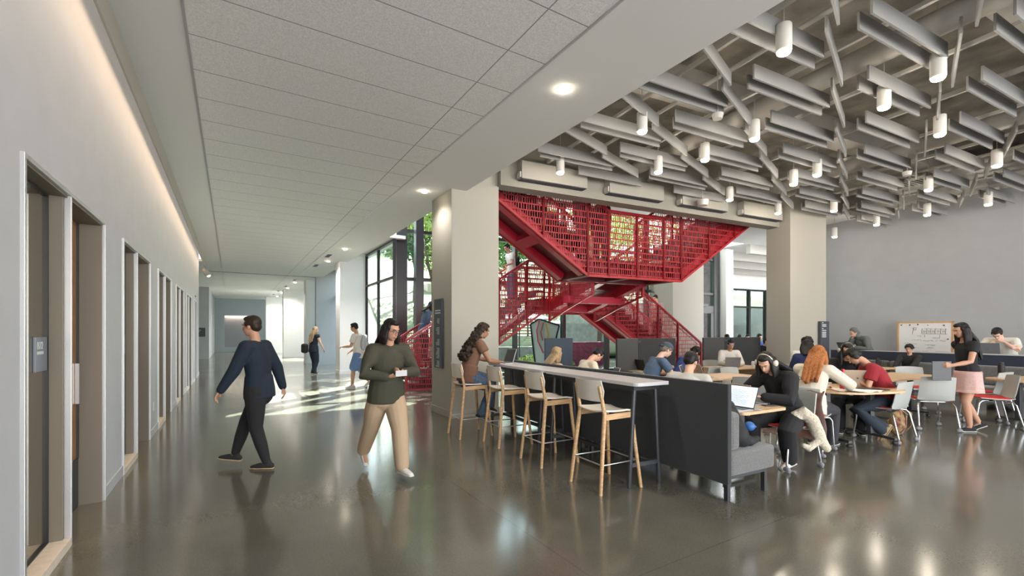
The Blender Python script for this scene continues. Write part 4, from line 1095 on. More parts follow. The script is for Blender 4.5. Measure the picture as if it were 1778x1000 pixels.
def headphones(p, J, m, pad):
    h = J['hp3']; c = MB(); c.tube([h(.084*math.cos(a), -.012, .005+.118*math.sin(a)) for a in np.linspace(0, math.pi, 13)], .011*J['S'], n=8, side=(0, 1, 0), flat=.7)
    o = c.build('headphones', m, p, smooth=True)
    for s in (-1, 1): MB().tube([h(s*.078, -.008, -.008), h(s*.108, -.008, -.008)], .038*J['S'], n=16, ck=.5).build('ear_cup', pad, o, smooth=True)
def wpos(p, v):   # a local point of a person in the world
    x, y = rot2(v[0], v[1], math.degrees(p.rotation_euler[2])); return Vector((x+p.location.x, y+p.location.y, v[2]+p.location.z))
def SIT(z=.45, y=.42, dx=.12, fy=None): # seated feet and knees for a seat height
    return dict(pelvis=(0, 0, z+.10), feet=[((-dx, y, .075), (-.1, 1, 0)), ((dx, y, .075), (.1, 1, 0))], knees=[(-.1, .4, 1), (.1, .4, 1)])
DESK = lambda y=.42, x=.12, z=.79: dict(hands=[(-x, y, z), (x, y, z)], elbows=[(-.6, -.5, -.6), (.6, -.5, -.6)])
BLK = cloth('black', (.012, .012, .014)); NAVY = cloth('navy', (.008, .017, .032)); DENIM = cloth('denim', (.07, .11, .17), noise=(30, .3)); OLIVE = cloth('olive', (.045, .045, .028))
KHAKI = cloth('khaki', (.40, .29, .19)); WHT = cloth('white', (.62, .60, .56)); CRM = cloth('cream', (.62, .56, .46)); REDT = cloth('crimson', (.24, .012, .022)); BLUET = cloth('heather blue', (.07, .11, .18))
GRY = cloth('grey', (.11, .12, .115)); PINK = cloth('pink floral', (.46, .24, .21), noise=(55, .5, (.52, .40, .36))); STRP = cloth('pale stripe', (.42, .41, .38)); DKPANT = cloth('charcoal trousers', (.03, .03, .036)); ROYAL = cloth('royal blue', (.03, .06, .22))
WSH = cloth('white trainer', (.6, .58, .54)); TANS = cloth('tan trainer', (.34, .25, .14))

# 1 walking man, 2 walking woman
person('man in a navy jacket and black trousers striding left along the corridor', (-2.86, 5.12, 0), 90, 1.66, 'tan', pelvis=(0, -.02, .865), lean=3, curve=2, head=(2, 0),
       feet=[((.08, .42, .20), (.1, 1, -.35)), ((.06, -.13, .075), (0, 1, 0))][::-1] if False else [((-.06, -.13, .075), (0, 1, 0)), ((.07, .30, .13), (0, 1, .1))],
       hands=[(-.28, .30, .80), (.25, -.16, .86)], elbows=[(-.4, -1, -.2), (.4, -1, -.2)], top=NAVY, bottom=BLK, legs='slim', hair=('dark', 'short'), fine=.007, loose=1.7, sole=mat('tan sole', (.45, .33, .2), .6))
p, J = person('woman in an olive sweatshirt and khaki trousers walking with a card in her hands', (-1.36, 4.92, 0), -141, 1.62, 'tan', female=True, pelvis=(0, 0, .85), lean=4, curve=3, head=(14, 18),
       feet=[((-.05, .30, .075), (-.15, 1, 0)), ((.10, -.42, .14), (.1, 1, -.55))], hands=[(-.06, .27, 1.10), (.10, .26, 1.06)], elbows=[(-1, -.4, -.5), (1, -.4, -.5)],
       handk=[dict(d=(.8, .5, .1), palm=(0, -.3, 1), thumb=(0, .6, .6)), dict(d=(-.7, .5, .1), palm=(0, -.3, 1), thumb=(0, .6, .6))],
       top=OLIVE, bottom=KHAKI, legs='long', shoes=WSH, hair=('black', 'bob'), fine=.007, loose=2.1, bulk=1.06)
g = MB(); h = J['hp3']
for s in (-1, 1): g.tube([h(s*.033+.022*math.cos(a), .098, .006+.019*math.sin(a)) for a in np.linspace(0, 6.283, 13)], .0022, n=6)
g.tube([h(-.011, .1, .008), h(.011, .1, .008)], .002, n=6); g.tube([h(-.055, .096, .01), h(-.076, .0, .012)], .002, n=6); g.tube([h(.055, .096, .01), h(.076, .0, .012)], .002, n=6); g.build('spectacles', BLACK, p, smooth=True)
q = MB(); q.box(-.08, .06, -.004, .004, -.03, .03); tag(q.build('card', TOPG, None, wpos(p, (.0, .35, 1.10)), -141+12), 'pale card held by the woman in the olive sweatshirt', 'card')
# 3 far woman, 4 far man
p, J = person('woman in dark overalls with long fair hair walking away by the corridor pillars', (-7.15, 16.4, 0), -28, 1.66, 'pale', female=True, pelvis=(0, 0, .87), lean=2, curve=2, head=(4, -20),
       feet=[((-.07, .10, .075), (-.1, 1, 0)), ((.07, -.08, .09), (.1, 1, -.2))], hands=[(-.22, .05, .85), (.26, .22, .88)], top=NAVY, topc='sleeveless', bottom=NAVY, hair=('blond', 'long'), fine=.011, loose=2)
MB().tube([(0, 0, 0), (0, 0, .22)], .13, flat=.5, n=14).build('tmp', BAGB)
o = bpy.data.objects['tmp']; o.name = 'shoulder_bag'; o.location = (-7.45, 16.35, .82); tag(o, 'black shoulder bag at the side of the fair-haired woman', 'bag')
p, J = person('man in a white t-shirt and blue shorts walking left near the stair', (-4.18, 12.3, 0), 88, 1.72, 'tan', pelvis=(0, -.04, .90), lean=3, curve=3, head=(12, 0), feet=[((-.06, .12, .075), (0, 1, 0)), ((.08, -.30, .18), (0, 1, -.6))],
       hands=[(-.16, .32, 1.12), (.18, .26, .98)], top=WHT, topc='short', bottom=cloth('blue shorts', (.12, .2, .38)), legs='short', shoes=WSH, hair=('black', 'short'), fine=.010, loose=1.6)
def backpack(lab, loc, rz, s=1., m=BAGB, lying=0):
    t = thing('backpack', lab, 'backpack', loc, rz)
    b = MB(); b.tube([(0, 0, .08*s), (0, .0, .24*s), (0, .02*s, .40*s)], [.15*s, .155*s, .11*s], n=18, side=(1, 0, 0), flat=.55); b.build('main_bag', m, t, voxel=.014)
    b = MB(); b.tube([(0, .085*s, .09*s), (0, .09*s, .2*s)], [.105*s, .10*s], n=14, side=(1, 0, 0), flat=.4); b.build('front_pocket', m, t, smooth=True)
    for k in (-1, 1): b = MB(); b.tube([(k*.07*s, -.07*s, .42*s), (k*.09*s, -.15*s, .36*s), (k*.10*s, -.14*s, .16*s), (k*.09*s, -.08*s, .06*s)], .016*s, n=8, flat=.4); b.build('strap', m, t, smooth=True)
    return t
backpack('pale backpack on the back of the man in the white t-shirt', (-4.0, 12.3, 1.02), -90, .95, cloth('pale pack', (.4, .42, .45)))
# stair people
person('woman in a denim jacket climbing the foot of the red stair', RW(3.25, 12.45, .70), AR-90, 1.64, 'tan', female=True, lean=8, curve=5, head=(20, 0), hands=[(-.12, .3, 1.02), (.12, .3, 1.02)], top=DENIM, bottom=DKPANT, hair=('black', 'bob'), fine=.011, loose=1.8,
       feet=[((-.07, .02, .075), (0, 1, 0)), ((.07, .02, .075), (0, 1, 0))])
person('man in a white t-shirt coming down the left flight of the red stair', RW(6.0, 12.5, 2.48), AR+90, 1.66, 'tan', lean=4, curve=4, head=(20, 0), hands=[(-.12, .32, 1.02), (.2, .1, .95)], top=WHT, topc='short', bottom=DENIM, hair=('black', 'short'), fine=.011, loose=1.5)
backpack('dark backpack worn by the man on the left flight', RW(6.17, 12.5, 3.42), AR-90, .9)
person('man in a pale shirt on the right flight of the red stair', RW(11.85, 12.5, 1.06), AR-90+180, 1.74, 'light', lean=4, curve=3, head=(16, 10), top=cloth('dusty pink', (.5, .38, .36)), topc='short', bottom=DKPANT, hair=('black', 'short'), fine=.012)
person('person in dark clothes standing on the upper stair landing', RW(6.75, 9.1, 3.19), AR-60, 1.62, 'tan', top=BLK, bottom=DKPANT, hair=('brown', 'bob'), fine=.013)
person('person in black clothes further left on the upper stair landing', RW(6.2, 9.0, 3.25), AR+100, 1.68, 'tan', top=BLK, bottom=BLK, hair=('black', 'short'), fine=.013)
# 8 woman on the stool
q = dict(pelvis=(0, 0, .86), feet=[((-.05, .36, .40), (-.05, 1, -.35)), ((.06, .20, .30), (.1, 1, -.3))], knees=[(-.1, 1, .6), (.1, 1, .4)])
p, J = person('woman with long curly dark hair in jeans sitting on the far bar stool typing', (-.66, 6.76, 0), -63, 1.66, 'brown', female=True, lean=10, curve=6, head=(10, 0), hands=[(-.10, .50, 1.075), (.14, .46, 1.075)], elbows=[(-.7, -.2, -.9), (.7, -.2, -.9)],
       top=cloth('brown top', (.16, .08, .05)), topc='tee', bottom=DENIM, hair=('dark', 'curlylong'), fine=.007, loose=1.6, **q)
# sofa side of the counter
person('fair-haired student slouched low behind the far end of the counter', BW(.42, 3.47), AB-90, 1.5, 'light', lean=4, curve=4, head=(6, 0), top=cloth('sand', (.4, .33, .24)), bottom=DKPANT, hair=('blond', 'bob'), fine=.011, **SIT(.43), **DESK(.42, .12, .78))
person('black-haired boy in a cream shirt bent over a tablet by the glazing', (1.08, 7.48, 0), -72, 1.62, 'light', lean=16, curve=8, head=(38, 0), top=CRM, bottom=DKPANT, hair=('black', 'short'), fine=.010, **SIT(.45), **DESK())
p, J = person('man in a backwards cap and heather blue t-shirt leaning on his arm at the table', (2.30, 7.85, 0), -82, 1.74, 'pale', lean=20, curve=6, head=(14, 0), top=BLUET, topc='short', bottom=DKPANT, hair=('grey', 'cap'), fine=.008, loose=1.4, **SIT(.45), **DESK(.62, .14, .80))
person('dark-haired man in a grey shirt inside the screened booth behind the cap', (3.12, 10.1, 0), -150, 1.72, 'tan', lean=10, curve=6, head=(24, 0), top=STRP, bottom=DKPANT, hair=('dark', 'short'), fine=.012, **SIT(.45), **DESK())
person('student in royal blue with black hair resting on the table behind the tan laptop', (3.25, 9.0, 0), -70, 1.64, 'brown', lean=26, curve=8, head=(25, 0), top=ROYAL, bottom=DKPANT, hair=('black', 'curly'), fine=.011, **SIT(.45), **DESK())
person('black-haired man in a pale striped collared shirt, seen from behind over the sofa back', BW(.55, .97), AB-62, 1.64, 'light', lean=20, curve=6, head=(10, -18), top=STRP, bottom=DKPANT, shoes=WSH, hair=('black', 'short'), fine=.0075, loose=.9, pelvis=(0, .06, .54), feet=[((-.1, .50, .075), (0, 1, 0)), ((.14, .62, .075), (.3, 1, 0))], knees=[(-.1, .4, 1), (.1, .4, 1)], **DESK(.42, .16, .79))
person('woman in a white blouse with a blue headband at the oak desk', (5.12, 10.78, 0), 172, 1.62, 'tan', female=True, lean=6, curve=5, head=(18, 0), top=WHT, bottom=DKPANT, hair=('black', 'band'), fine=.011, loose=1.9, **SIT(.45), **DESK())
# 16 headphone woman
p, J = person('woman in black with big cream headphones leaning over a stickered laptop', (3.22, 5.30, 0), 114, 1.66, 'light', female=True, lean=19, curve=7, head=(22, 14), top=BLK, bottom=BLK, shoes=WSH, hair=('black', 'bob'), fine=.007, loose=2.4, pelvis=(0, 0, .56), feet=[((-.14, .18, .09), (0, 1, -.2)), ((.12, .46, .075), (0, 1, 0))], knees=[(-.3, .6, 1), (.3, .6, 1)],
       hands=[(-.06, .50, .80), (.20, .46, .80)], elbows=[(-.9, -.3, -.5), (.9, -.3, -.5)])
headphones(p, J, mat('cream plastic', (.62, .52, .40), .4), mat('cream plastic', (.62, .52, .40), .4))
# 17 redhead, 18 black hair headphones, 19 red t-shirt
p, J = person('redhead in a cream hoodie with dark lettering, seen from behind at the round table', (3.87, 5.92, 0), -52, 1.68, 'pale', female=True, lean=14, curve=6, head=(18, 0), top=CRM, bottom=DKPANT, hair=('red', 'long'), fine=.0075, loose=1.9, **SIT(.45), hands=[(-.02, .48, .79), (.30, .50, .79)], elbows=[(-.6, -.4, -.6), (.9, -.2, -.5)])
cb = J['chest']; text('lettering', 'BOSTON', .072, INK, p, (-.17, cb.y-.172, cb.z+.0), (R(90-14-8), 0, 0))
p, J = person('girl with long black hair and pale headphones across the round table', (5.28, 7.22, 0), 152, 1.66, 'tan', female=True, lean=8, curve=5, head=(14, 0), top=BLK, bottom=BLK, hair=('black', 'longfront'), fine=.008, loose=2, **SIT(.45), **DESK(.45, .16, .80))
headphones(p, J, mat('grey headphone', (.35, .34, .32), .4), mat('grey headphone', (.35, .34, .32), .4))
p, J = person('boy in a crimson t-shirt and black headphones looking at his phone', (5.36, 6.48, 0), 64, 1.68, 'tan', lean=17, curve=9, head=(30, 0), top=REDT, topc='short', bottom=cloth('dark jeans', (.025, .035, .05)), shoes=TANS, sole=mat('gum sole', (.42, .28, .13), .6), hair=('black', 'short'), fine=.0075, loose=1.7,
       pelvis=(0, 0, .56), feet=[((-.12, .10, .13), (0, .55, -1)), ((.10, .02, .14), (0, .55, -1))], knees=[(-.1, 1, .6), (.1, 1, .6)], hands=[(-.06, .40, .87), (.06, .42, .88)], elbows=[(-.8, -.4, -.8), (.8, -.4, -.8)], handk=[dict(d=(.2, .8, .35), palm=(.8, 0, .5), thumb=(0, .2, 1)), dict(d=(-.2, .8, .35), palm=(-.8, 0, .5), thumb=(0, .2, 1))])
headphones(p, J, RUB, RUB)
q = MB(); q.box(-.038, .038, -.004, .004, -.08, .08); o = q.build('phone', LDARK, None, wpos(p, (0, .52, .93)), 64, bevel=.003); o.rotation_euler = (R(-58), 0, R(64)); tag(o, 'black phone in the hands of the boy in crimson', 'phone')
# 20-25
person('dark-haired student in navy seen from behind near the cream column', (5.55, 8.5, 0), -25, 1.7, 'tan', female=True, lean=10, curve=5, head=(14, 0), top=cloth('navy jacket', (.02, .03, .10)), bottom=DKPANT, hair=('black', 'bob'), fine=.011, loose=1.7, **SIT(.45), **DESK())
person('curly-haired student in a white t-shirt facing the camera near the cream column', (6.05, 9.42, 0), 165, 1.72, 'dark', lean=6, curve=4, head=(14, 10), top=WHT, topc='short', bottom=DKPANT, hair=('black', 'curly'), fine=.011, loose=1.5, **SIT(.46), **DESK(.42, .12, .80))
person('student in a grey hooded sweatshirt bent over a laptop behind the navy bench', RW(14.05, 6.95), AR+70, 1.72, 'light', lean=20, curve=8, head=(22, 0), top=GRY, bottom=DKPANT, hair=('dark', 'hood'), fine=.010, loose=2.4, pelvis=(0, 0, .88), hands=[(-.08, .42, 1.10), (.10, .38, 1.32)], elbows=[(-.6, -.4, -.6), (.6, -.3, -.7)])
person('broad man in a white t-shirt hiding his face in his hands', RW(13.98, 4.28), AR+92, 1.80, 'pale', lean=20, curve=9, head=(34, 0), top=WHT, topc='short', bottom=DKPANT, hair=('black', 'short'), fine=.010, loose=1.6, bulk=1.2, pelvis=(0, 0, .86), hands=[(-.10, .42, 1.30), (.06, .42, 1.31)], elbows=[(-.9, .1, -.7), (.9, .1, -.7)], feet=[((-.14, .30, .10), (0, 1, 0)), ((.14, .30, .10), (0, 1, 0))])
person('curly-haired student in dark clothes slouched on the navy bench', RW(12.42, 5.32), AR+95, 1.36, 'tan', lean=-2, curve=3, head=(10, 0), top=BLK, bottom=DKPANT, hair=('black', 'curly'), fine=.011, loose=1.5, **SIT(.45, .45), **DESK(.40, .14, .74))
p, J = person('standing woman in a black top and pink floral skirt carrying a dark laptop', (6.99, 6.98, 0), 82, 1.62, 'tan', female=True, pelvis=(0, 0, .845), lean=3, curve=1, head=(14, 0), top=BLK, topc='tee', skirt=PINK, shoes=BLK, hair=('black', 'long'), fine=.0075, loose=.8,
       feet=[((-.07, .02, .075), (-.05, 1, 0)), ((.08, -.22, .11), (.05, 1, -.4))], hands=[(-.20, .36, 1.02), (.24, -.34, .88)], elbows=[(-.2, -1, -.3), (.3, -.6, .1)], handk=[dict(d=(0, 1, -.1), palm=(1, 0, 0), thumb=(0, 0, 1), curl=38), dict(d=(.1, -.5, -.8), palm=(0, -1, 0), thumb=(0, 0, 1), curl=30)])
q = MB(); q.box(-.006, .006, -.12, .14, -.24, .05); tag(q.build('laptop_computer', LDARK, None, wpos(p, (-.175, .47, 1.03)), 82, bevel=.004), 'closed dark laptop carried upright by the standing woman', 'laptop')
# cafe crowd beyond the tall glazing
for k, (u, Y, hm_, tp, zt, lb_) in enumerate(((1270, 17.5, 'black', WHT, 1.36, 'seated man in white in the cafe, seen from behind'), (1284, 17.6, 'dark', cloth('rose', (.5, .3, .28)), 1.33, 'seated person in rose in the cafe beside the man in white'),
                                      (1299, 17.3, 'black', BLK, 1.35, 'seated person in black in the cafe'), (1310, 17.2, 'black', ROYAL, 1.38, 'seated person in blue and red in the cafe'), (1325, 14.3, 'black', BLK, 1.22, 'dark-haired person seated in the cafe close to the cream column'))):
    X_ = (u-889)/790*Y
    person(lb_, (X_, Y, 0), (20, -30, 150, 200, 190)[k], 1.7*zt/1.36, 'light', lean=8, curve=5, head=(10, 0), top=tp, bottom=DKPANT, hair=(hm_, 'short'), fine=.014, **SIT(.50), **DESK())
    b = MB(); b.box(-.2, .2, -.2, .2, .42, .45); [b.box(x-.015, x+.015, y-.015, y+.015, 0, .42) for x in (-.17, .17) for y in (-.17, .17)]
    o = b.build('cafe_stool', SHELL, None, (X_, Y, 0), 20); tag(o, 'simple stool under a seated person in the cafe', 'stool', 'cafe stools')
# ---------------------------------------------------------------- laptops, bottles, bags and other loose things
def laptop(lab, loc, rz, ang=105, lid=LSILV, screen=None, w=.32, d=.22, base=None, stickers=None):
    """open laptop; its user sits on the -y side"""
    t = thing('open_laptop', lab, 'laptop', loc, rz)
    b = MB(); b.box(-w/2, w/2, -d/2, d/2, 0, .014); bo = b.build('base', base or lid, t, bevel=.004)
    k = MB(); k.box(-w/2+.03, w/2-.03, -.01, d/2-.02, .014, .016); k.box(-.05, .05, -d/2+.015, -.03, .014, .0152); k.build('keyboard', KEYS, bo)
    a = R(180-ang); u = Vector((0, math.cos(math.pi-a), math.sin(math.pi-a))); u = Vector((0, -math.cos(R(ang)), math.sin(R(ang)))); n = Vector((0, -math.sin(R(ang)), -math.cos(R(ang))))
    o = Vector((0, d/2, .014))
    l = MB(); l.plate([o+Vector((-w/2, 0, 0)), o+Vector((w/2, 0, 0)), o+Vector((w/2, 0, 0))+u*d, o+Vector((-w/2, 0, 0))+u*d], -n*.007); lo = l.build('lid', lid, t, bevel=.002)
    s = MB(); e = .008; f = n*.001
    s.plate([o+f+Vector((-w/2+e, 0, 0))+u*e*1.5, o+f+Vector((w/2-e, 0, 0))+u*e*1.5, o+f+Vector((w/2-e, 0, 0))+u*(d-e), o+f+Vector((-w/2+e, 0, 0))+u*(d-e)], n*.0012); s.build('display', screen or LDARK, lo)
    if screen:
        x = MB(); rr = random.Random(5)
        for i in range(17): z = .03+.0095*i; le = rr.uniform(.1, .22); x.plate([o+f*3+Vector((-w/2+.05, 0, 0))+u*z, o+f*3+Vector((-w/2+.05+le, 0, 0))+u*z, o+f*3+Vector((-w/2+.05+le, 0, 0))+u*(z+.003), o+f*3+Vector((-w/2+.05, 0, 0))+u*(z+.003)], n*.0004)
        x.build('page_text', mat('screen text', (.2, .25, .35), .5), lo)
    g = MB(); c0 = o-n*.008+u*d*.5; g.tube([c0, c0-n*.0012], .014, n=12, ck=.02)
    g.build('round_emblem', mat('emblem dark', (.12, .1, .09), .3), lo)
    if stickers:
        for i, (x, z, r, c) in enumerate(stickers):
            g = MB(); p0 = o-n*.0078+Vector((x, 0, 0))+u*z; g.tube([p0, p0-n*.001], r, n=14, ck=.01); g.build('sticker', mat('sticker %d%d%d' % tuple(int(v*9) for v in c), c, .5), lo)
    return t
laptop('silver laptop of the curly-haired woman at the far end of the counter', (-.16, 7.07, 1.035), -63, 108, LSILV)
laptop('laptop with a bright document on screen, nearest the camera', (*BW(.575, .38)[:2], .74), AB-90, 112, LDARK, SCRN, .33, .23, LSILV)
laptop('stickered laptop used by the woman in cream headphones', (*BW(1.085, .55)[:2], .74), AB+90, 108, LTAN, None, .32, .22, LSILV, [(-.08, .15, .026, (.35, .03, .04)), (-.02, .05, .03, (.1, .1, .3)), (.06, .06, .022, (.4, .25, .1)), (.09, .15, .028, (.12, .12, .15)), (.0, .17, .02, (.6, .5, .45)), (-.1, .06, .02, (.5, .2, .3))])
laptop('tan laptop facing away from the camera in front of the man in the cap', (3.32, 7.75, .74), 96, 112, LTAN, None, .34, .24)
laptop('laptop covered with a black and white sticker beside the tan laptop', (3.02, 7.62, .74), 60, 110, mat('sticker white', (.55, .52, .48), .5), None, .30, .22, None, [(-.04, .12, .035, (.02, .02, .02)), (.05, .08, .03, (.02, .02, .02)), (-.1, .18, .02, (.4, .6, .6))])
laptop('silver laptop in front of the woman in white', (4.9, 10.2, .74), 172, 108, mat('grey laptop', (.16, .16, .17), .4))
laptop('tan laptop on the round table behind the red bottle', (4.95, 6.62, .74), 165, 108, LTAN, None, .34, .24)
laptop('dark laptop of the hooded student on the high table', (*RW(13.45, 7.12)[:2], 1.035), AR+78, 118, LDARK)
laptop('grey laptop in front of the man hiding his face', (*RW(13.38, 4.32)[:2], 1.035), AR+92, 105, mat('slate laptop', (.14, .15, .17), .4), None, .36, .25)
laptop('black and white tablet case standing before the boy in cream', (1.62, 7.62, .74), -80, 110, mat('sticker white', (.55, .52, .48), .5), None, .25, .18)
laptop('dark laptop of the curly-haired student in the white t-shirt', (5.98, 8.95, .74), 165, 108, LDARK)
laptop('black laptop open in the screened booth behind the cap', (2.75, 9.3, .74), 110, 110, LDARK)
table('study_table', 'narrow table in the screened booth behind the cap', 2.85, 9.25, AR, .95, .5, .04)
table('study_table', 'small oak table in front of the boy in cream', 1.75, 7.65, 12, .7, .6, .05)
def prop(name, mb, m, lab, cat, loc, rz=0, grp=None, **k): return tag(mb.build(name, m, None, loc, rz, **k), lab, cat, grp)
# red bottle with its cap
t = thing('water_bottle', 'red metal water bottle standing on the round table', 'bottle', (4.48, 6.16, .74))
MB().lathe([(.034, 0), (.037, .01), (.037, .16), (.030, .19), (.018, .225), (.018, .24)], n=24).build('bottle_body', mat('red enamel', (.5, .015, .02), .3), t, smooth='auto'); MB().lathe([(.021, .235), (.021, .275), (.016, .28)], n=20).build('cap', mat('red enamel', (.5, .015, .02), .3), t, smooth='auto')
q = MB(); [q.box(-.012, .012, -.0395, -.037, .03+.02*i, .042+.02*i) for i in range(6)]; q.build('lettering', mat('pink print', (.7, .3, .3), .5), t)
for lab, loc, h_, r_ in (('tall black flask near the curly-haired student', (6.35, 9.1, .74), .26, .04), ('black flask on the right end table', (8.55, 7.95, .74), .25, .045), ('small white drink can by the woman in white', (5.35, 10.1, .74), .13, .033)):
    m_ = RUB if 'black' in lab else mat('white can', (.6, .62, .66), .3)
    t = thing('flask' if h_ > .2 else 'drink_can', lab, 'bottle' if h_ > .2 else 'can', loc); MB().lathe([(r_*.95, 0), (r_, .008), (r_, h_*.85), (r_*.8, h_*.9)], n=20).build('vessel', m_, t, smooth='auto'); MB().lathe([(r_*.8, h_*.88), (r_*.8, h_), (r_*.6, h_*1.02)], n=20).build('lid', m_, t, smooth='auto')
rr = random.Random(9)
for k, (x, y, rz, lab) in enumerate(((4.55, 5.99, 10, 'loose sheet of paper at the near edge of the round table'), (4.70, 6.02, 35, 'sheet of paper lying askew beside the red bottle'), (4.40, 6.05, -20, 'crumpled pale sheet under the sleeve of the redhead'))):
    q = MB(); q.sheet([[(x_*.105, y_*.148, .006+.008*math.sin(3*x_+2*y_+k)) for x_ in np.linspace(-1, 1, 7)] for y_ in np.linspace(-1, 1, 7)], .001)
    prop('paper_sheet', q, PAPER, lab, 'paper', (x, y, .742+.004*k), rz, 'papers on the round table')
q = MB(); q.box(-.11, .11, -.15, .15, 0, .012); prop('tablet', q, LDARK, 'dark tablet flat on the round table in front of the boy in crimson', 'tablet', (4.9, 6.18, .742), 20, bevel=.004)
q = MB(); q.box(-.036, .036, -.075, .075, 0, .009); prop('phone', q, mat('white phone', (.55, .53, .52), .3), 'white phone lying near the edge of the nearest table', 'phone', (*BW(.80, .235)[:2], .742), AB-60, bevel=.003)
q = MB(); q.box(-.036, .036, -.075, .075, 0, .009); prop('phone', q, LDARK, 'black phone by the elbow of the woman in cream headphones', 'phone', (*BW(1.12, .32)[:2], .742), AB+70, bevel=.003)
q = MB(); q.tube([(-.05, 0, .01), (.08, .02, .01)], .004, n=6); prop('pen', q, WHITE, 'white pen beside the papers on the round table', 'pen', (4.6, 6.3, .742), 30)
# bags
FLOR = mat('floral canvas', (.10, .02, .03), .85, noise=(16, .9, (.45, .33, .12)))
backpack('floral backpack on the floor behind the chair of the boy in crimson', (5.72, 6.75, 0), 30, .92, FLOR)
backpack('pink backpack on a pale chair', (4.12, 7.62, .46), 100, .8, cloth('pink pack', (.5, .16, .2)))
backpack('black backpack on the right end table', (9.0, 7.75, .74), 60, .5)
backpack('black backpack on the table before the slouching student', (7.85, 9.75, .74), 30, .5)
# black jacket heaped on the sofa
q = MB()
for a, b_, r_ in (((.30, .12, .56), (.34, .25, .80), .11), ((.34, .10, .52), (.50, .2, .52), .08), ((.26, .30, .52), (.28, .35, .78), .10), ((.40, .06, .50), (.58, .1, .50), .045), ((.24, .1, .72), (.26, .3, .83), .06)): q.tube([a, b_], [r_, r_*.7], n=12)
o = tag(q.build('jacket', BAGB, None, (*BW(.02, .02)[:2], -.005), AB, voxel=.014, relax=2), 'black jacket heaped on the near end of the sofa', 'jacket')
q = MB(); q.ell((0, 0, .05), (.05, .05, .045)); q.tube([(.0, .0, .04), (.12, .02, .03)], .012); prop('key_pouch', q, mat('blue pouch', (.03, .12, .35), .5), 'small blue pouch lying on the black jacket', 'pouch', (*BW(.48, .12)[:2], .575), AB, smooth=True)
# brown coat over the back of the redhead's chair and pale fur scarf hanging from the near chair
q = MB(); g = []
for i in range(9):
    f = i/8; g.append([(-.30+.60*j/10+.04*math.sin(f*5+j), -.31-.16*f-.03*math.cos(j*1.3)*f, .80-.56*f+.015*math.sin(j*2)) for j in range(11)])
q.sheet(g, .02); prop('coat', q, mat('brown leather', (.085, .035, .025), .45, bump=(8, .3)), 'brown leather coat hanging over the chair of the redhead', 'coat', (3.78, 5.86, 0), -48, smooth=True)
FUR = mat('cream fur', (.80, .70, .54), 1., noise=(60, .25), bump=(120, 1.), sheen=.5)
q = MB(); q.tube([(0, 0, .47), (.03, .03, .56), (.09, .02, .60), (.18, .0, .52), (.23, -.02, .38), (.26, -.03, .29), (.31, -.04, .22)], [.05, .065, .07, .07, .068, .06, .045], n=16); q.tube([(.22, -.05, .30), (.10, -.07, .22), (.06, -.07, .25)], [.035, .04, .03], n=14)
o = q.build('fur_scarf', FUR, None, (3.14, 5.05, .03), -5, voxel=.010, relax=2); tag(o, 'cream fur tail scarf hanging from the seat of the near chair', 'scarf')
tx = bpy.data.textures.new('fur', 'CLOUDS'); tx.noise_scale = .012; md = o.modifiers.new('d', 'DISPLACE'); md.texture = tx; md.strength = .010
# ---------------------------------------------------------------- courtyard
m = MB(); m.box(4.6, 60, GD+.15, 23, -.3, -.02); struct('ground_courtyard', m, PAVE, 'R')
m = MB(); m.box(4.4, 60, -10, 60, -.31, -.03)
struct('ground_side', m, CONC, 'C')
rr = random.Random(11)
g = []
for i in range(15):
    row = []
    for j in range(29):
        x = 4.2+1.6*j; f = i/14; y = 21.5+26*f; z = .2+9*f**.9+.5*math.sin(x*.7+i)*f+rr.uniform(-.15, .15)
        row.append((x, y, z))
    g.append(row)
m = MB(); m.sheet(g, .3); struct('ground_slope', m, SOIL, 'R', smooth=True)
m = MB(); m.box(4.5, 13.5, 20.9, 21.2, -.1, .75); m.box(13.5, 40, 22.3, 22.6, -.1, 2.0); m.box(16, 40, 25.3, 25.6, 1.2, 3.6)
struct('wall_garden', m, CONC, 'R')
t = thing('wooden_fence', 'brown slatted timber fence across the planted slope', 'fence', RW(8.0, 23.6, .6), AR)
for i in range(5): q = MB(); q.box(1.45*i-.04, 1.45*i+.04, -.04, .04, 0, 1.75); q.build('post', BARK, t)
q = MB(); [q.box(0, 5.8, -.02, .02, .25+.17*i, .36+.17*i) for i in range(9)]; q.build('slats', mat('weathered timber', (.36, .27, .19), .8), t)
t = thing('parasol', 'white courtyard parasol beyond the glazing', 'parasol', RW(9.6, 19.2, 0), AR)
MB().tube([(0, 0, 0), (0, 0, 2.6)], .03).build('pole', DARKM, t); q = MB(); q.lathe([(0.02, 2.75), (1.55, 2.12), (1.55, 2.08), (.02, 2.68)], n=8); q.build('canopy', WHT, t); MB().lathe([(.3, 0), (.3, .08)], n=16).build('base', CONC, t)
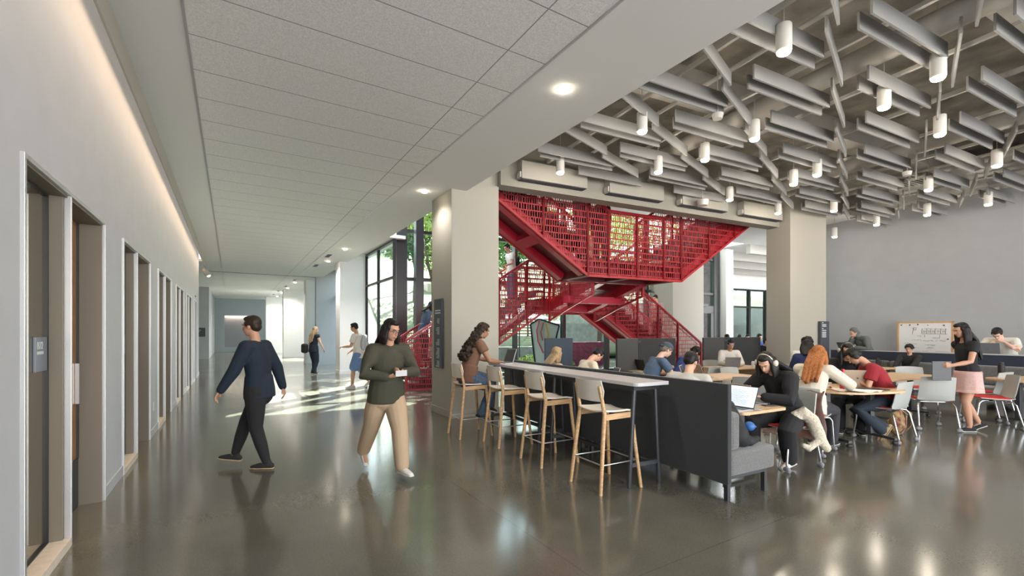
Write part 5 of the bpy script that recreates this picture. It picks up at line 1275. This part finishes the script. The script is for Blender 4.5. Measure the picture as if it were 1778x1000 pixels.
# faceted art panel
def facet(u, v, Y=17.6): return Vector(((u-889)/FPX*Y, Y, EYE+(HZ-v)/FPX*Y))
o0 = facet(940, 640); o0.z = 0; t = thing('art_panel', 'tall white faceted panel with wavy lines standing in the courtyard', 'sculpture', o0)
pl = [facet(921, 563)-o0, facet(936, 554)-o0, facet(971, 565)-o0, facet(948, 655)-o0, facet(932, 655)-o0]
MB().plate(pl, (0.02, .08, 0)).build('panel', mat('panel white', (.72, .73, .75), .5), t)
q = MB(); [q.bar(pl[i], pl[(i+1) % 5], .035, .06) for i in range(5)]; q.build('edge_frame', BLACK, t)
for pts, c in (((936, 557, 932, 574, 934, 592, 943, 612), (.6, .08, .1)), ((943, 560, 939, 577, 942, 590), (.45, .12, .1)), ((949, 562, 952, 578, 951, 595), (.7, .4, .08))):
    q = MB(); q.tube([facet(pts[i], pts[i+1])-o0+Vector((0, -.06, 0)) for i in range(0, len(pts), 2)], .03, n=6); q.build('painted_line', mat('line %d' % int(c[1]*100), c, .6), t)
m = MB(); m.box(11.2, 13.2, 17.2, 17.9, -.02, 1.05); o = m.build('brick_planter', mat('magenta brick', (.26, .05, .09), .9, noise=(9, .4)), None, (0, 0, 0), AR); tag(o, 'low reddish brick planter outside behind the stair', 'planter')
def leaves(n, fn, size, seed, mt, name, parent=None):
    r = np.random.default_rng(seed); c = fn(r, n); a = r.normal(size=(n, 3)); a /= np.linalg.norm(a, axis=1)[:, None]; b = np.cross(a, r.normal(size=(n, 3))); b /= np.linalg.norm(b, axis=1)[:, None]
    s = size*r.uniform(.6, 1.3, (n, 1)); v = np.stack([c-a*s, c-b*s*.45, c+a*s, c+b*s*.45], 1).reshape(-1, 3)
    me = bpy.data.meshes.new(name); me.from_pydata(v.tolist(), [], [(4*i, 4*i+1, 4*i+2, 4*i+3) for i in range(n)]); me.materials.append(mt)
    o = bpy.data.objects.new(name, me); COL.objects.link(o)
    if parent: o.parent = parent
    return o
def blob(cs):
    cs = np.array(cs)
    def fn(r, n):
        k = r.integers(0, len(cs), n); d = r.normal(size=(n, 3)); d /= np.linalg.norm(d, axis=1)[:, None]
        return cs[k, :3]+d*cs[k, 3:4]*(r.uniform(.3, 1, (n, 1))**.5)*np.array([1, 1, .8])
    return fn
def tree(lab, loc, h, rad, mt, seed, n=5000):
    t = thing('tree', lab, 'tree', loc); r = random.Random(seed)
    cs = [(r.uniform(-1, 1)*rad*.7, r.uniform(-1, 1)*rad*.7, h*.72+r.uniform(-.28, .28)*h, rad*r.uniform(.35, .6)) for _ in range(9)]
    q = MB(); q.tube([(0, 0, -.3), (.1, 0, h*.35), (0, .1, h*.7)], [.16, .12, .07], n=8)
    for c in cs[:6]: q.tube([(.05, 0, h*r.uniform(.3, .5)), c[:3]], [.07, .03], n=6)
    q.build('trunk', BARK, t, smooth=True); leaves(n, blob(cs), .13, seed, mt, 'crown', t)
TR = [(7.1, 29.5, 3.0, 8.5, 2.0, LEAF1, 'tree just outside the left part of the tall glazing'), (6.2, 25.5, 1.8, 10, 2.6, LEAF3, 'dark tree beyond the glass behind the white column'), (6.3, 22.5, .6, 8, 2.4, LEAF2, 'yellow-green tree behind the art panel'),
      (11.5, 24.5, 1.2, 8, 3, LEAF1, 'leafy tree above the timber fence'), (15.5, 21, 0, 7.5, 2.6, LEAF2, 'light green tree outside the glass door'), (19.5, 26, 2, 8, 3.2, LEAF1, 'tree on the slope right of the glass door'),
      (26, 27, 2.5, 8, 3.4, LEAF2, 'yellow-green tree beyond the cafe glazing'), (31, 26, 2.2, 7.5, 3.2, LEAF1, 'green tree at the right of the cafe glazing'), (8.8, 28, 2.8, 9.5, 3.6, LEAF3, 'dark tree high on the slope behind the stair'), (8, 33, 4, 10, 3.2, LEAF1, 'tall tree on the slope seen through the upper glazing')]
for k, (x, y, z, h_, r_, mt, lab) in enumerate(TR): tree(lab, RW(x, y, z), h_, r_, mt, 20+k)
def shrub(lab, loc, s, mt, seed): 
    o = leaves(500, blob([(0, 0, s*.5, s*.6), (s*.4, 0, s*.4, s*.4), (-s*.4, .1, s*.4, s*.45)]), .07, seed, mt, 'shrub'); o.location = loc; tag(o, lab, 'shrub', 'shrubs on the courtyard slope')
rr = random.Random(2)
for k in range(34):
    x = rr.uniform(5.5, 34); f = rr.uniform(.03, .6); y = 21.8+26*f
    if x > 12 and (abs(y-22.45) < 1.3 or abs(y-25.45) < 1.3): y = 27.3; f = (y-21.8)/26
    z = .2+9*f**.9
    shrub('low shrub on the planted slope outside the glazing', RW(x, y, z), rr.uniform(.5, 1.1), rr.choice((LEAF1, LEAF2, LEAF3, LEAF2)), 100+k)
for k in range(7): shrub('low shrub on the planted slope outside the glazing', RW(5.2+.9*k, 16.6+rr.uniform(0, .6), -.02), rr.uniform(.4, .8), rr.choice((LEAF2, LEAF1)), 200+k)
m = MB(); m.box(12, 14, 31, 60, -.05, 5.0); o = m.build('neighbouring_building', mat('pink stucco', (.50, .40, .36), .9), None, (0, 0, 0), AC); tag(o, 'pale pink neighbouring building seen through the corridor windows', 'building')
